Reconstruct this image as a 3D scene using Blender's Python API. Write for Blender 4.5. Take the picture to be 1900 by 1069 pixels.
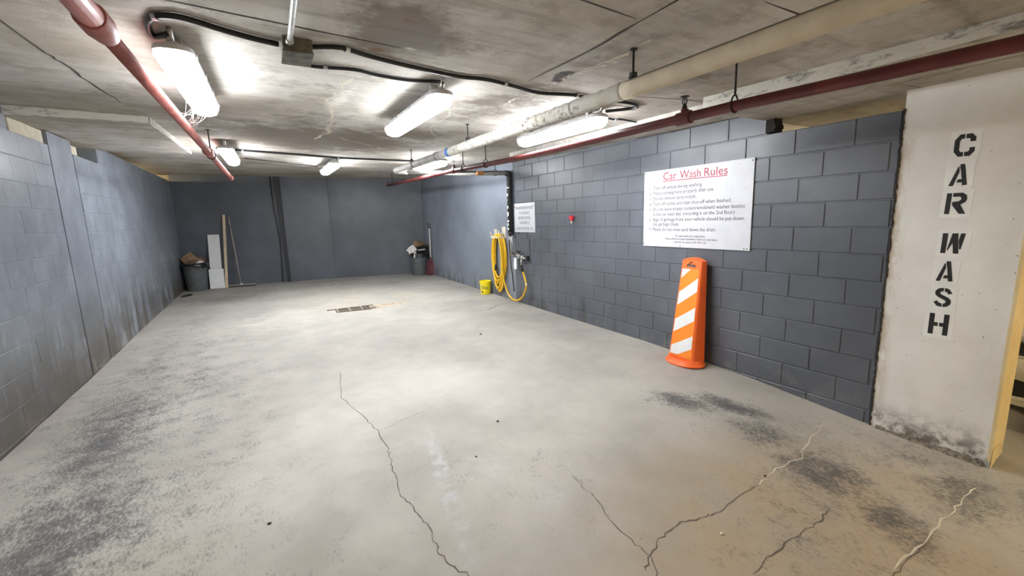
import bpy, bmesh, math, random
from mathutils import Vector, Matrix

for o in list(bpy.data.objects):
    bpy.data.objects.remove(o, do_unlink=True)
SC = bpy.context.scene
COL = SC.collection
R = math.radians
PI = math.pi

# ------------------------------------------------------------------ camera
cam_d = bpy.data.cameras.new('camera')
cam_d.sensor_width = 36.0
cam_d.lens = 36.0 * 790.4 / 1900.0
cam_d.clip_start = 0.05
cam = bpy.data.objects.new('camera', cam_d)
cam.location = (-3.7602, -1.7569, 1.5129)
cam.rotation_euler = (1.40874, 0.031369, -0.511167)
COL.objects.link(cam)
SC.camera = cam

# ------------------------------------------------------------------ world, exposure, lamp strengths
W = bpy.data.worlds.new('world')
SC.world = W
W.use_nodes = True
W.node_tree.nodes['Background'].inputs[0].default_value = (0.9, 0.85, 0.75, 1)
W.node_tree.nodes['Background'].inputs[1].default_value = 0.02
SC.view_settings.view_transform = 'Standard'
SC.view_settings.look = 'None'
SC.view_settings.gamma = 1.0
SC.view_settings.use_curve_mapping = False
SC.view_settings.exposure = 1.66
LAMP = 15.0           # radiance of the near white diffusers in the bay
LAMP_FAR = 24.0       # radiance of far-row and right diffusers, raised to brighten back and side walls
LAMP_WARM = 25.0       # radiance of the warm fixtures elsewhere in the garage

# ------------------------------------------------------------------ helpers
class MB:
    def __init__(s):
        s.v = []; s.f = []
    def add(s, vs, fs):
        n = len(s.v)
        s.v += [Vector(v) for v in vs]
        s.f += [tuple(i + n for i in f) for f in fs]
        return s
    def box(s, a, b):
        x0, y0, z0 = a; x1, y1, z1 = b
        vs = [(x0,y0,z0),(x1,y0,z0),(x1,y1,z0),(x0,y1,z0),(x0,y0,z1),(x1,y0,z1),(x1,y1,z1),(x0,y1,z1)]
        return s.add(vs, [(0,3,2,1),(4,5,6,7),(0,1,5,4),(1,2,6,5),(2,3,7,6),(3,0,4,7)])
    def hexa(s, bot, top):
        """bot/top: 4 points each, counter clockwise seen from above"""
        return s.add(list(bot) + list(top), [(0,3,2,1),(4,5,6,7),(0,1,5,4),(1,2,6,5),(2,3,7,6),(3,0,4,7)])
    def obox(s, M, size, bev=0.0):
        x, y, z = [d / 2 for d in size]
        if bev <= 0:
            vs = [(-x,-y,-z),(x,-y,-z),(x,y,-z),(-x,y,-z),(-x,-y,z),(x,-y,z),(x,y,z),(-x,y,z)]
            return s.add([M @ Vector(v) for v in vs], [(0,3,2,1),(4,5,6,7),(0,1,5,4),(1,2,6,5),(2,3,7,6),(3,0,4,7)])
        bm = bmesh.new()
        bmesh.ops.create_cube(bm, size=1)
        for v in bm.verts: v.co = Vector((v.co.x * 2 * x, v.co.y * 2 * y, v.co.z * 2 * z))
        bmesh.ops.bevel(bm, geom=bm.edges[:], offset=bev, segments=2, affect='EDGES', profile=0.5)
        bm.verts.index_update()
        s.add([M @ v.co for v in bm.verts], [[v.index for v in f.verts] for f in bm.faces])
        bm.free()
        return s
    def tube(s, pts, r, n=12, caps=True):
        pts = [Vector(p) for p in pts]
        rs = r if isinstance(r, (list, tuple)) else [r] * len(pts)
        base = len(s.v)
        t0 = (pts[1] - pts[0]).normalized()
        up = Vector((0, 0, 1)) if abs(t0.z) < 0.9 else Vector((1, 0, 0))
        nrm = t0.cross(up).normalized()
        for i, p in enumerate(pts):
            if i == 0: t = t0
            elif i == len(pts) - 1: t = (pts[i] - pts[i-1]).normalized()
            else:
                t = ((pts[i+1] - pts[i]).normalized() + (pts[i] - pts[i-1]).normalized())
                t = t.normalized() if t.length > 1e-6 else (pts[i] - pts[i-1]).normalized()
            nrm = (nrm - t * nrm.dot(t))
            nrm = nrm.normalized() if nrm.length > 1e-6 else t.orthogonal().normalized()
            bn = t.cross(nrm)
            for k in range(n):
                a = 2 * PI * k / n
                s.v.append(p + (nrm * math.cos(a) + bn * math.sin(a)) * rs[i])
        for i in range(len(pts) - 1):
            for k in range(n):
                a = base + i * n + k; b = base + i * n + (k + 1) % n
                s.f.append((a, b, b + n, a + n))
        if caps:
            s.f.append(tuple(base + k for k in reversed(range(n))))
            e = base + (len(pts) - 1) * n
            s.f.append(tuple(e + k for k in range(n)))
        return s
    def lathe(s, prof, c, n=28, M=None, cap0=False, cap1=False, sx=1.0, sy=1.0):
        base = len(s.v)
        for r, z in prof:
            for k in range(n):
                a = 2 * PI * k / n
                p = Vector((r * math.cos(a) * sx, r * math.sin(a) * sy, z))
                s.v.append((M @ p if M else p) + Vector(c))
        for i in range(len(prof) - 1):
            for k in range(n):
                a = base + i * n + k; b = base + i * n + (k + 1) % n
                s.f.append((a, b, b + n, a + n))
        if cap0: s.f.append(tuple(base + k for k in reversed(range(n))))
        if cap1:
            e = base + (len(prof) - 1) * n
            s.f.append(tuple(e + k for k in range(n)))
        return s
    def loft(s, rings, cap0=True, cap1=True):
        base = len(s.v); n = len(rings[0])
        for rg in rings: s.v += [Vector(p) for p in rg]
        for i in range(len(rings) - 1):
            for k in range(n):
                a = base + i * n + k; b = base + i * n + (k + 1) % n
                s.f.append((a, b, b + n, a + n))
        if cap0: s.f.append(tuple(base + k for k in reversed(range(n))))
        if cap1:
            e = base + (len(rings) - 1) * n
            s.f.append(tuple(e + k for k in range(n)))
        return s
    def prism(s, poly, fn, d0, d1):
        """poly in 2D, fn(u,v,d)->world; a slab between depths d0 and d1"""
        n = len(poly)
        vs = [fn(u, v, d0) for u, v in poly] + [fn(u, v, d1) for u, v in poly]
        fs = [tuple(range(n)), tuple(range(2*n - 1, n - 1, -1))]
        fs += [(k, k + n, (k + 1) % n + n, (k + 1) % n) for k in range(n)]
        return s.add(vs, fs)
    def build(s, name, mat, parent=None, smooth=False, auto=None, fix=True, sub=0):
        root = Vector((0, 0, 0))
        q = parent
        while q is not None:
            root += q.location; q = q.parent
        me = bpy.data.meshes.new(name)
        me.from_pydata([tuple(v - root) for v in s.v], [], s.f)
        if fix:
            bm = bmesh.new(); bm.from_mesh(me)
            bmesh.ops.recalc_face_normals(bm, faces=bm.faces[:])
            bm.to_mesh(me); bm.free()
        me.validate()
        if mat is not None: me.materials.append(mat)
        if smooth or auto:
            for p in me.polygons: p.use_smooth = True
            if auto:
                try: me.set_sharp_from_angle(angle=R(auto))
                except Exception: pass
        o = bpy.data.objects.new(name, me)
        COL.objects.link(o)
        if parent is not None: o.parent = parent
        if sub:
            m = o.modifiers.new('sub', 'SUBSURF'); m.levels = sub; m.render_levels = sub
        return o

def tag(o, label=None, cat=None, group=None, kind=None):
    if label: o['label'] = label
    if cat: o['category'] = cat
    if group: o['group'] = group
    if kind: o['kind'] = kind
    return o
def empty(name, loc, label=None, cat=None, group=None):
    o = bpy.data.objects.new(name, None)
    o.location = loc; o.empty_display_size = 0.1
    COL.objects.link(o)
    return tag(o, label, cat, group)
def struct(o, label, cat):
    return tag(o, label, cat, None, 'structure')

# room surfaces as functions of plan position
FK = [(-12,-.45),(-8,-.35),(-3,-.2),(-1,-.13),(-.43,-.105),(.44,-.025),(1.7,.035),(3.4,.055),(4.8,.08),(6.3,.115),(8.1,.15),(12,.19)]
def zf(y):
    for (a, za), (b, zb) in zip(FK, FK[1:]):
        if y <= b: return za + (zb - za) * (y - a) / (b - a)
    return FK[-1][1]
def zc(x, y): return 2.345 + 0.0245 * y - 0.0175 * x
RA = -0.031
def rw(y, z, off=0.0):              # point on the right wall, off metres out into the room
    return Vector((RA * y - off, y + RA * off, z))
def rwx(y): return RA * y
def lwx(y): return -5.46 - 0.0105 * y
def lw(y, z, off=0.0): return Vector((lwx(y) + off, y, z))

# ------------------------------------------------------------------ materials
class MT:
    def __init__(s, name, color=(.5,.5,.5), rough=.6, metal=0.0, spec=None, emit=None, estr=0.0):
        s.m = bpy.data.materials.new(name); s.m.use_nodes = True
        s.t = s.m.node_tree; s.b = s.t.nodes['Principled BSDF']
        s.b.inputs['Base Color'].default_value = (*color, 1)
        s.b.inputs['Roughness'].default_value = rough
        s.b.inputs['Metallic'].default_value = metal
        if spec is not None: s.b.inputs['Specular IOR Level'].default_value = spec
        if emit:
            s.b.inputs['Emission Color'].default_value = (*emit, 1)
            s.b.inputs['Emission Strength'].default_value = estr
        s._pos = None
    def n(s, typ, **kw):
        nd = s.t.nodes.new(typ)
        for k, v in kw.items(): setattr(nd, k, v)
        return nd
    def link(s, a, b): s.t.links.new(a, b)
    def pos(s):
        if s._pos is None: s._pos = s.n('ShaderNodeNewGeometry').outputs['Position']
        return s._pos
    def mapped(s, scale=(1,1,1), loc=(0,0,0), rot=(0,0,0), typ='POINT'):
        m = s.n('ShaderNodeMapping'); m.vector_type = typ
        m.inputs['Scale'].default_value = scale; m.inputs['Location'].default_value = loc; m.inputs['Rotation'].default_value = rot
        s.link(s.pos(), m.inputs['Vector'])
        return m.outputs['Vector']
    def noise(s, scale, detail=4, rough=.55, vec=None, dist=0.0):
        nd = s.n('ShaderNodeTexNoise')
        nd.inputs['Scale'].default_value = scale; nd.inputs['Detail'].default_value = detail
        nd.inputs['Roughness'].default_value = rough; nd.inputs['Distortion'].default_value = dist
        s.link(vec if vec is not None else s.pos(), nd.inputs['Vector'])
        return nd.outputs['Fac']
    def ramp(s, fac, a, b, lo=0.0, hi=1.0):
        nd = s.n('ShaderNodeMapRange'); nd.interpolation_type = 'SMOOTHSTEP'
        nd.inputs['From Min'].default_value = a; nd.inputs['From Max'].default_value = b
        nd.inputs['To Min'].default_value = lo; nd.inputs['To Max'].default_value = hi
        s.link(fac, nd.inputs['Value'])
        return nd.outputs['Result']
    def math(s, op, a, b=None):
        nd = s.n('ShaderNodeMath', operation=op)
        for i, x in enumerate((a, b)):
            if x is None: continue
            if isinstance(x, (int, float)): nd.inputs[i].default_value = x
            else: s.link(x, nd.inputs[i])
        return nd.outputs[0]
    def mix(s, fac, a, b, blend='MIX'):
        nd = s.n('ShaderNodeMix', data_type='RGBA', blend_type=blend)
        if isinstance(fac, (int, float)): nd.inputs[0].default_value = fac
        else: s.link(fac, nd.inputs[0])
        for i, x in ((6, a), (7, b)):
            if isinstance(x, tuple): nd.inputs[i].default_value = (*x, 1)
            else: s.link(x, nd.inputs[i])
        return nd.outputs[2]
    def sep(s):
        nd = s.n('ShaderNodeSeparateXYZ'); s.link(s.pos(), nd.inputs[0]); return nd.outputs
    def blob(s, c, size, rot=0.0, soft=(1.0, .35)):
        """elliptic mask around plan position c"""
        v = s.mapped(scale=(size[0], size[1], 50), loc=(c[0], c[1], 0), rot=(0, 0, rot), typ='TEXTURE')
        ln = s.n('ShaderNodeVectorMath', operation='LENGTH'); s.link(v, ln.inputs[0])
        return s.ramp(ln.outputs['Value'], soft[1], soft[0], 1.0, 0.0)
    def color(s, c): s.link(c, s.b.inputs['Base Color'])
    def rough(s, r): s.link(r, s.b.inputs['Roughness'])
    def bump(s, h, strength=.3, dist=.01):
        nd = s.n('ShaderNodeBump'); nd.inputs['Strength'].default_value = strength; nd.inputs['Distance'].default_value = dist
        s.link(h, nd.inputs['Height']); s.link(nd.outputs['Normal'], s.b.inputs['Normal'])
        return s

def simple(name, color, rough=.6, metal=0.0, var=.12, scale=9.0, bump=0.0, bscale=60.0):
    k = MT(name, color, rough, metal)
    f = k.noise(scale, 5)
    k.color(k.mix(k.ramp(f, .3, .7), tuple(c * (1 - var) for c in color), tuple(min(1, c * (1 + var)) for c in color)))
    if bump: k.bump(k.noise(bscale, 4), bump, .004)
    return k.m

def paint_wall(name, base, dirt_side):
    k = MT(name, base, .45)
    big = k.noise(1.3, 5, .6)
    c = k.mix(k.ramp(big, .35, .68), tuple(x * .88 for x in base), tuple(x * 1.16 for x in base))
    if dirt_side == 'right':
        c = k.mix(k.ramp(k.noise(75, 4, .7), .60, .72, 0, .4), c, tuple(x * .55 for x in base))
    if dirt_side == 'left':
        c = k.mix(k.ramp(k.noise(3.6, 6, .7), .42, .62, 0, .55), c, tuple(x * .66 for x in base))
    xyz = k.sep()
    streak = k.noise(1.0, 6, .65, k.mapped(scale=(3.0, 5.5, .9)))
    band = k.ramp(xyz['Z'], .15, 1.05, 1.0, 0.0)
    if dirt_side == 'left':
        m = k.math('MULTIPLY', band, k.ramp(streak, .44, .54))
        c = k.mix(k.math('MULTIPLY', m, .85), c, (.060, .052, .046))
        m2 = k.math('MULTIPLY', k.ramp(xyz['Z'], .04, .32, 1.0, 0.0), k.ramp(k.noise(5, 5, .7), .45, .62))
        c = k.mix(k.math('MULTIPLY', m2, .7), c, (.30, .265, .215))
        m3 = k.math('MULTIPLY', k.ramp(xyz['Z'], .10, .80, 1.0, 0.0), k.ramp(k.noise(1.0, 5, .65, k.mapped(scale=(1.5, 2.4, 1.5))), .45, .53))
        c = k.mix(k.math('MULTIPLY', m3, .8), c, (.075, .065, .056))
        # pale rubbed scuffs
        sc = k.ramp(k.noise(1.0, 3, .6, k.mapped(scale=(9, 9, 2.2), loc=(3, 1, 5))), .68, .74)
        c = k.mix(k.math('MULTIPLY', sc, .35), c, (.30, .31, .32))
    elif dirt_side == 'right':
        m = k.math('MULTIPLY', k.ramp(xyz['Z'], .05, .55, 1.0, 0.0), k.ramp(streak, .46, .58))
        m = k.math('MULTIPLY', m, k.ramp(xyz['Y'], 1.4, 3.2))
        c = k.mix(k.math('MULTIPLY', m, .75), c, (.05, .046, .043))
        m2 = k.math('MULTIPLY', k.ramp(xyz['Z'], -.02, .22, 1.0, 0.0), k.ramp(k.noise(7, 5, .7), .5, .66))
        c = k.mix(k.math('MULTIPLY', m2, .45), c, (.22, .20, .17))
    k.color(c)
    k.rough(k.ramp(k.noise(3, 2), .3, .7, .34, .40))
    k.bump(k.noise(95, 2, .5), .25, .003)
    return k.m

M_PAINT_R = paint_wall('grey_block_paint', (.102, .112, .130), 'right')
M_PAINT_L = paint_wall('grey_block_paint_lit_worn', (.200, .222, .258), 'left')  # same paint as the right wall; lamp light and sheen put into the lighter base
M_PAINT_B = paint_wall('grey_wall_paint', (.098, .110, .132), 'none')
M_PAINT_S = paint_wall('grey_smooth_paint_lit', (.205, .230, .272), 'right')  # base lightened to carry lamp light and reflection on this far section

# floor concrete
k = MT('concrete_floor', (.45, .42, .37), .8)
c = k.mix(k.ramp(k.noise(.9, 6, .6), .32, .68), (.325, .305, .272), (.455, .43, .385))
c = k.mix(k.ramp(k.noise(4.5, 6, .65), .45, .72, 0, .45), c, (.36, .345, .315))
c = k.mix(k.ramp(k.noise(60, 4, .7), .56, .72, 0, .35), c, (.30, .28, .25))
# ochre tint in places
c = k.mix(k.math('MULTIPLY', k.blob((-2.2, 6.6), (1.9, 2.2), 0), k.ramp(k.noise(2.1, 4), .3, .7, .1, .5)), c, (.44, .385, .30))
c = k.mix(k.math('MULTIPLY', k.blob((-1.6, -.8), (1.6, 1.1), 0), k.ramp(k.noise(2.4, 4), .3, .65, .35, .85)), c, (.40, .315, .215))
c = k.mix(k.math('MULTIPLY', k.blob((-4.6, .3), (.9, .7), 0), k.ramp(k.noise(2.4, 4), .3, .65, .1, .5)), c, (.44, .40, .32))
# worn black tyre marks and stains
spots = [((-4.75, 2.8), (1.0, 4.4), .02, .44), ((-4.6, 1.2), (.9, 1.6), .1, .42), ((-1.1, -.7), (1.4, .7), .35, .36), ((-.6, -.2), (.7, .9), .35, .30), ((-4.9, -.4), (1.2, .9), 0, .45), ((-2.4, 8.4), (3.0, 1.3), -.1, .22), ((-4.93, 2.2), (.42, 1.5), .03, .8), ((-4.85, 1.0), (.55, .9), 0, .8), ((-5.0, 3.9), (.38, 1.2), 0, .55), ((-4.95, 5.2), (.35, 1.0), 0, .4),
         ((-4.1, 5.7), (.55, .5), .3, .35), ((-4.6, 8.0), (1.0, .6), -.1, .5), ((-2.8, 8.6), (2.2, .5), -.15, .35), ((-1.3, 7.9), (.9, .35), 0, .35),
         ((-.95, .48), (.20, .36), .55, .9), ((-.66, .25), (.16, .42), .35, .95), ((-.82, -.12), (.26, .30), .4, .75), ((-.92, -.55), (.34, .34), .3, .9), ((-1.05, -.95), (.42, .22), .9, .75),
         ((-.45, -1.05), (.5, .25), .2, .7), ((-.15, -1.45), (.7, .3), .1, .75), ((-.25, -.75), (.4, .35), .2, .45), ((-4.6, -.2), (.5, .5), 0, .5), ((-2.45, .25), (.5, .35), .6, .22), ((-2.95, .55), (.3, .6), .2, .22)]
g1 = k.noise(1.0, 6, .75, k.mapped(scale=(80, 38, 30), rot=(0, 0, .5)))
g2 = k.noise(7.0, 7, .7)
grit = k.math('ADD', k.math('MULTIPLY', k.math('SUBTRACT', g1, .5), 2.1), k.math('MULTIPLY', k.math('SUBTRACT', g2, .5), 1.5))
tot = None
for ctr, size, rot, amt in spots:
    b = k.math('MULTIPLY', k.blob(ctr, size, rot, (1.45, .0)), amt)
    tot = b if tot is None else k.math('MAXIMUM', tot, b)
mask = k.ramp(k.math('ADD', tot, grit), .22, 1.0)
c = k.mix(k.math('MULTIPLY', mask, .90), c, (.075, .074, .077))
# pale bluish rubbed paint
pale = None
for ctr, size, rot, amt in [((-3.02, .45), (.07, .75), -.16, .8), ((-2.72, .5), (.12, .22), .3, .5), ((-2.55, .1), (.14, .2), .3, .6), ((-.5, -.32), (.05, .22), .9, .7)]:
    b = k.math('MULTIPLY', k.blob(ctr, size, rot, (1.2, .2)), amt)
    pale = b if pale is None else k.math('MAXIMUM', pale, b)
pale = k.math('MULTIPLY', pale, k.ramp(k.noise(14, 5, .7), .4, .62))
c = k.mix(pale, c, (.47, .48, .485))
k.color(c)
k.rough(k.ramp(k.noise(5, 4), .3, .7, .62, .88))
k.bump(k.math('ADD', k.noise(150, 4, .7), k.math('MULTIPLY', k.noise(22, 4), .7)), .3, .004)
M_FLOOR = k.m

# ceiling concrete
k = MT('concrete_ceiling', (.4, .37, .32), .85)
grain = k.noise(1.0, 6, .65, k.mapped(scale=(1.2, 9, 1)))
c = k.mix(k.ramp(k.noise(1.1, 6, .62), .3, .7), (.35, .31, .255), (.63, .605, .565))
c = k.mix(k.ramp(grain, .48, .72, 0, .55), c, (.25, .22, .175))
c = k.mix(k.ramp(k.noise(5.5, 7, .72), .48, .66, 0, .5), c, (.24, .205, .155))
c = k.mix(k.ramp(k.noise(38, 4, .7), .62, .72, 0, .5), c, (.17, .145, .11))
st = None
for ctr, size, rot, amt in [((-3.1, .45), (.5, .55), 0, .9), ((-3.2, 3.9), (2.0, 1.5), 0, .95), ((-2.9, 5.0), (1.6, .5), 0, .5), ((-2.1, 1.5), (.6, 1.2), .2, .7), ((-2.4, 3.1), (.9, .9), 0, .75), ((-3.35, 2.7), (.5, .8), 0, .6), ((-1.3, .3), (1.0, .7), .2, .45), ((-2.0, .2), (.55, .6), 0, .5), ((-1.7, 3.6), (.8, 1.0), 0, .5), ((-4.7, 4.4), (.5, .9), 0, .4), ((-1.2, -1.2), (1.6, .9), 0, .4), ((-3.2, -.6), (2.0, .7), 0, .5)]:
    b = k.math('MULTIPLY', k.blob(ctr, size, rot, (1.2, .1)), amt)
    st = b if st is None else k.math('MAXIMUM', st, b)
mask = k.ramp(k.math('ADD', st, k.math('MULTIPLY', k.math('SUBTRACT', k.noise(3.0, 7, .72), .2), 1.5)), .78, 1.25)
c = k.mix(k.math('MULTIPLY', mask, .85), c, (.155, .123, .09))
wh = None
for ctr, size, rot, amt in [((-3.22, .98), (.26, .16), 0, 1), ((-3.2, 1.9), (.12, .8), .05, .9), ((-3.1, 3.1), (.2, .7), .2, .7), ((-3.05, .62), (.14, .1), 0, .7), ((-2.0, .9), (.18, .4), .1, .7), ((-1.95, .35), (.05, .35), .2, .8), ((-2.9, 2.2), (.25, .7), 0, .5)]:
    b = k.math('MULTIPLY', k.blob(ctr, size, rot, (1.2, .1)), amt)
    wh = b if wh is None else k.math('MAXIMUM', wh, b)
wm = k.ramp(k.math('ADD', wh, k.math('MULTIPLY', k.math('SUBTRACT', k.noise(1.0, 7, .75, k.mapped(scale=(9, 34, 9))), .5), 2.4)), .5, 1.0)
c = k.mix(k.math('MULTIPLY', wm, .85), c, (.72, .70, .64))
rs = None
for ctr, size, rot, amt in [((-3.17, .70), (.07, .05), 0, 1), ((-3.12, .28), (.08, .05), .3, 1), ((-3.3, 1.55), (.05, .4), .05, .6), ((-3.14, 2.9), (.12, .6), .1, .6)]:
    b = k.math('MULTIPLY', k.blob(ctr, size, rot, (1.3, .1)), amt)
    rs = b if rs is None else k.math('MAXIMUM', rs, b)
c = k.mix(k.ramp(k.math('ADD', rs, k.math('MULTIPLY', k.math('SUBTRACT', k.noise(11, 5, .7), .5), 2.0)), .55, 1.1, 0, .75), c, (.22, .11, .055))
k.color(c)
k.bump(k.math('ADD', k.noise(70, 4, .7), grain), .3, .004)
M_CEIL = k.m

M_CEIL_LIGHT = None
k = MT('rough_pale_concrete', (.6, .58, .52), .9)
nz = k.noise(1.0, 6, .7, k.mapped(scale=(5, 5, 14)))
k.color(k.mix(k.ramp(nz, .5, .66), (.66, .64, .57), (.19, .175, .15)))
k.bump(k.noise(30, 6, .7), .7, .02)
M_ROUGH = k.m
k = MT('painted_column', (.66, .64, .59), .7)
c = k.mix(k.ramp(k.noise(1.6, 5, .6), .3, .7), (.72, .70, .655), (.83, .82, .79))
c = k.mix(k.ramp(k.noise(42, 3, .6), .70, .75), c, (.14, .115, .09))
xyz = k.sep()
low = k.math('MULTIPLY', k.ramp(xyz['Z'], -.12, .16, 1.0, 0.0), k.ramp(k.noise(7, 6, .7), .40, .58))
c = k.mix(low, c, (.13, .115, .09))
edge = k.math('MULTIPLY', k.ramp(xyz['Y'], -.53, -.43), k.ramp(k.noise(1, 6, .7, k.mapped(scale=(6, 6, 2.5))), .42, .6))
c = k.mix(k.math('MULTIPLY', edge, .8), c, (.43, .34, .23))
k.color(c); k.bump(k.noise(45, 5, .7), .35, .005)
M_COLUMN = k.m
k = MT('yellow_column_edge', (.62, .46, .19), .65)
c = k.mix(k.ramp(k.noise(4, 5), .3, .7), (.66, .51, .25), (.76, .63, .36))
c = k.mix(k.ramp(k.noise(38, 3, .6), .68, .73), c, (.2, .13, .05))
k.color(c); k.bump(k.noise(40, 4), .3, .005)
M_YELLOW = k.m

M_CREAM = simple('cream_wall', (.74, .66, .48), .8)
M_BAREBLOCK = simple('bare_block', (.50, .45, .36), .9, bump=.5, bscale=45)
M_DARKBLOCK = simple('dark_block_core', (.018, .017, .016), .95, bump=.8, bscale=40)
M_SEAM = simple('dark_seam', (.06, .052, .042), .95)
M_CRACK = simple('crack_dirt', (.13, .115, .10), .95)
M_CRACKPALE = simple('crack_efflorescence', (.62, .57, .47), .95)
M_DARKTRIM = simple('dark_joint_strip', (.022, .024, .03), .5)

M_LAMP = MT('white_diffuser', (.9, .9, .9), .4, emit=(.93, .965, 1.0), estr=LAMP).m
M_LAMPFAR = MT('white_diffuser_raised', (.9, .9, .9), .4, emit=(.93, .965, 1.0), estr=LAMP_FAR).m
M_LAMPWARM = MT('warm_diffuser', (.9, .9, .9), .4, emit=(1.0, .80, .50), estr=LAMP_WARM).m
M_HOUSING = simple('fixture_grey_plastic', (.50, .50, .52), .5)
M_CLIP = simple('steel_clip', (.55, .55, .56), .35, .8)
M_CABLE = simple('black_cable', (.012, .012, .013), .42)
M_STEEL = simple('galvanised_steel', (.52, .52, .50), .38, .85, var=.25, scale=25)
M_BOX = simple('junction_box_grey', (.13, .125, .105), .6, .3, var=.35, scale=20)
k = MT('red_pipe_paint', (.2, .04, .035), .42)
c = k.mix(k.ramp(k.noise(5, 5), .3, .7), (.105, .018, .019), (.17, .034, .031))
c = k.mix(k.ramp(k.noise(45, 4, .7), .62, .74), c, (.06, .016, .014))
k.color(c); k.bump(k.noise(60, 3), .2, .003); M_RED = k.m
k = MT('red_pipe_paint_dusty', (.38, .12, .105), .5)
c = k.mix(k.ramp(k.noise(5, 5), .3, .7), (.31, .10, .09), (.44, .155, .135))
c = k.mix(k.ramp(k.noise(60, 4, .7), .60, .72), c, (.13, .035, .03))
k.color(c); k.bump(k.noise(60, 3), .2, .003); M_REDL = k.m
M_IRON = simple('black_iron', (.03, .027, .025), .6, .5, var=.4, scale=30)
k = MT('flaking_white_pipe', (.75, .72, .65), .65)
c = k.mix(k.ramp(k.noise(6, 5), .3, .7), (.68, .64, .54), (.80, .79, .75))
xyz = k.sep()
fl = k.math('MULTIPLY', k.ramp(k.noise(24, 6, .75), .50, .60), k.ramp(k.noise(3, 3), .38, .6))
c = k.mix(fl, c, (.23, .185, .13))
k.color(c); k.bump(k.noise(28, 6, .75), .9, .02); M_FLAKE = k.m
k = MT('cream_pipe_wrap', (.66, .57, .42), .7)
c = k.mix(k.ramp(k.noise(9, 5), .3, .7), (.60, .52, .385), (.70, .62, .47))
nrm = k.n('ShaderNodeNewGeometry'); sx = k.n('ShaderNodeSeparateXYZ'); k.link(nrm.outputs['Normal'], sx.inputs[0])
dust = k.math('MULTIPLY', k.ramp(sx.outputs['Z'], .45, .8), 1.0)
c = k.mix(dust, c, (.16, .14, .11))
k.color(c); k.bump(k.noise(90, 4), .4, .004); M_CREAMPIPE = k.m
M_GREYPIPE = simple('bare_grey_pipe', (.45, .44, .42), .55, .1, var=.2)
M_BLUE = simple('blue_tape', (.06, .22, .62), .5)
M_WHITE = simple('white_board', (.80, .81, .82), .45, var=.03)
M_SIGN = simple('white_sign_panel', (.57, .58, .615), .4, var=.03)
M_TXTRED = simple('red_print', (.45, .05, .085), .6)
M_TXT = simple('grey_print', (.10, .10, .11), .6)
M_BLACKPAINT = simple('black_stencil_paint', (.012, .012, .013), .6, var=.3)
M_WHITEPAINT = simple('white_touch_up_paint', (.82, .815, .79), .65, var=.05)
M_SCREW = simple('screw_steel', (.18, .18, .18), .4, .8)
M_ORANGE = simple('orange_plastic', (.95, .16, .03), .4, var=.06)
M_ORANGESHEET = simple('orange_reflective_sheet', (.95, .27, .025), .35, var=.04)
M_WHITESHEET = simple('white_reflective_sheet', (.78, .79, .79), .35, var=.04)
M_HOSE = simple('yellow_hose', (.80, .48, .02), .35, var=.1)
M_BUCKET = simple('yellow_bucket_plastic', (.95, .80, .01), .4, var=.05)
M_BUCKETPRINT = simple('dull_yellow_print', (.50, .42, .03), .6)
M_CAN = simple('grey_can_plastic', (.105, .115, .12), .5, var=.12)
M_BAG = simple('black_bin_liner', (.012, .012, .013), .3, var=.3)
M_CARD = simple('brown_cardboard', (.27, .175, .105), .8, var=.25)
M_CARDDARK = simple('dark_brown_cardboard', (.115, .075, .05), .8, var=.25)
M_PAPER = simple('white_paper', (.70, .68, .66), .7, var=.08)
M_WOOD = simple('raw_pine', (.62, .50, .34), .7, var=.12)
M_HANDLE = simple('grey_wood_handle', (.33, .29, .26), .6, var=.2)
M_SHAFT = simple('pale_shovel_shaft', (.66, .62, .55), .5, var=.1)
M_MAROON = simple('maroon_plastic', (.15, .05, .06), .45, var=.2)
M_BRASS = simple('dull_chrome', (.42, .42, .40), .35, .85, var=.3, scale=40)
M_RUBBER = simple('black_rubber', (.015, .015, .016), .6)
M_REDPLASTIC = simple('bright_red_plastic', (.62, .035, .045), .35)
M_TAG = simple('white_paper_tag', (.75, .75, .73), .7)
M_GRATE = simple('rusty_grate', (.17, .135, .10), .8, .3, var=.4, scale=25)
M_DRAINDIRT = simple('brown_drain_dirt', (.40, .31, .20), .95, var=.3, bump=.6)
M_DARKPIT = simple('drain_pit', (.10, .085, .068), .95)
M_GRATEPALE = simple('worn_grate', (.36, .32, .26), .8, .2, var=.3, scale=25)
k = MT('cobweb_silk', (.8, .78, .72), .8); k.b.inputs['Alpha'].default_value = .55; M_WEB = k.m
M_CARBODY = simple('cream_car_paint', (.74, .70, .58), .22, var=.03)
M_CARBLACK = simple('black_car_plastic', (.012, .012, .012), .4)
M_GLASS = MT('dark_car_glass', (.02, .022, .024), .08).m
M_HEADLAMP = MT('headlamp_lens', (.75, .75, .72), .1).m
M_CHROME = simple('chrome_trim', (.75, .74, .70), .15, 1.0, var=.05)

# ------------------------------------------------------------------ structure: floor
mb = MB()
ys = sorted(set([-9.0 + .25 * i for i in range(81)] + [a for a, b in FK if -9 < a < 11]))
xs = [-11.2, -5.6, -2.8, 0.1, 9.2]
for y in ys:
    for x in xs: mb.v.append(Vector((x, y, zf(y))))
for i in range(len(ys) - 1):
    for j in range(len(xs) - 1):
        a = i * len(xs) + j
        mb.f.append((a, a + 1, a + 1 + len(xs), a + len(xs)))
floor = struct(mb.build('floor', M_FLOOR, smooth=True, fix=False), 'stained beige concrete garage floor with cracks and tyre marks', 'floor')

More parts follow.
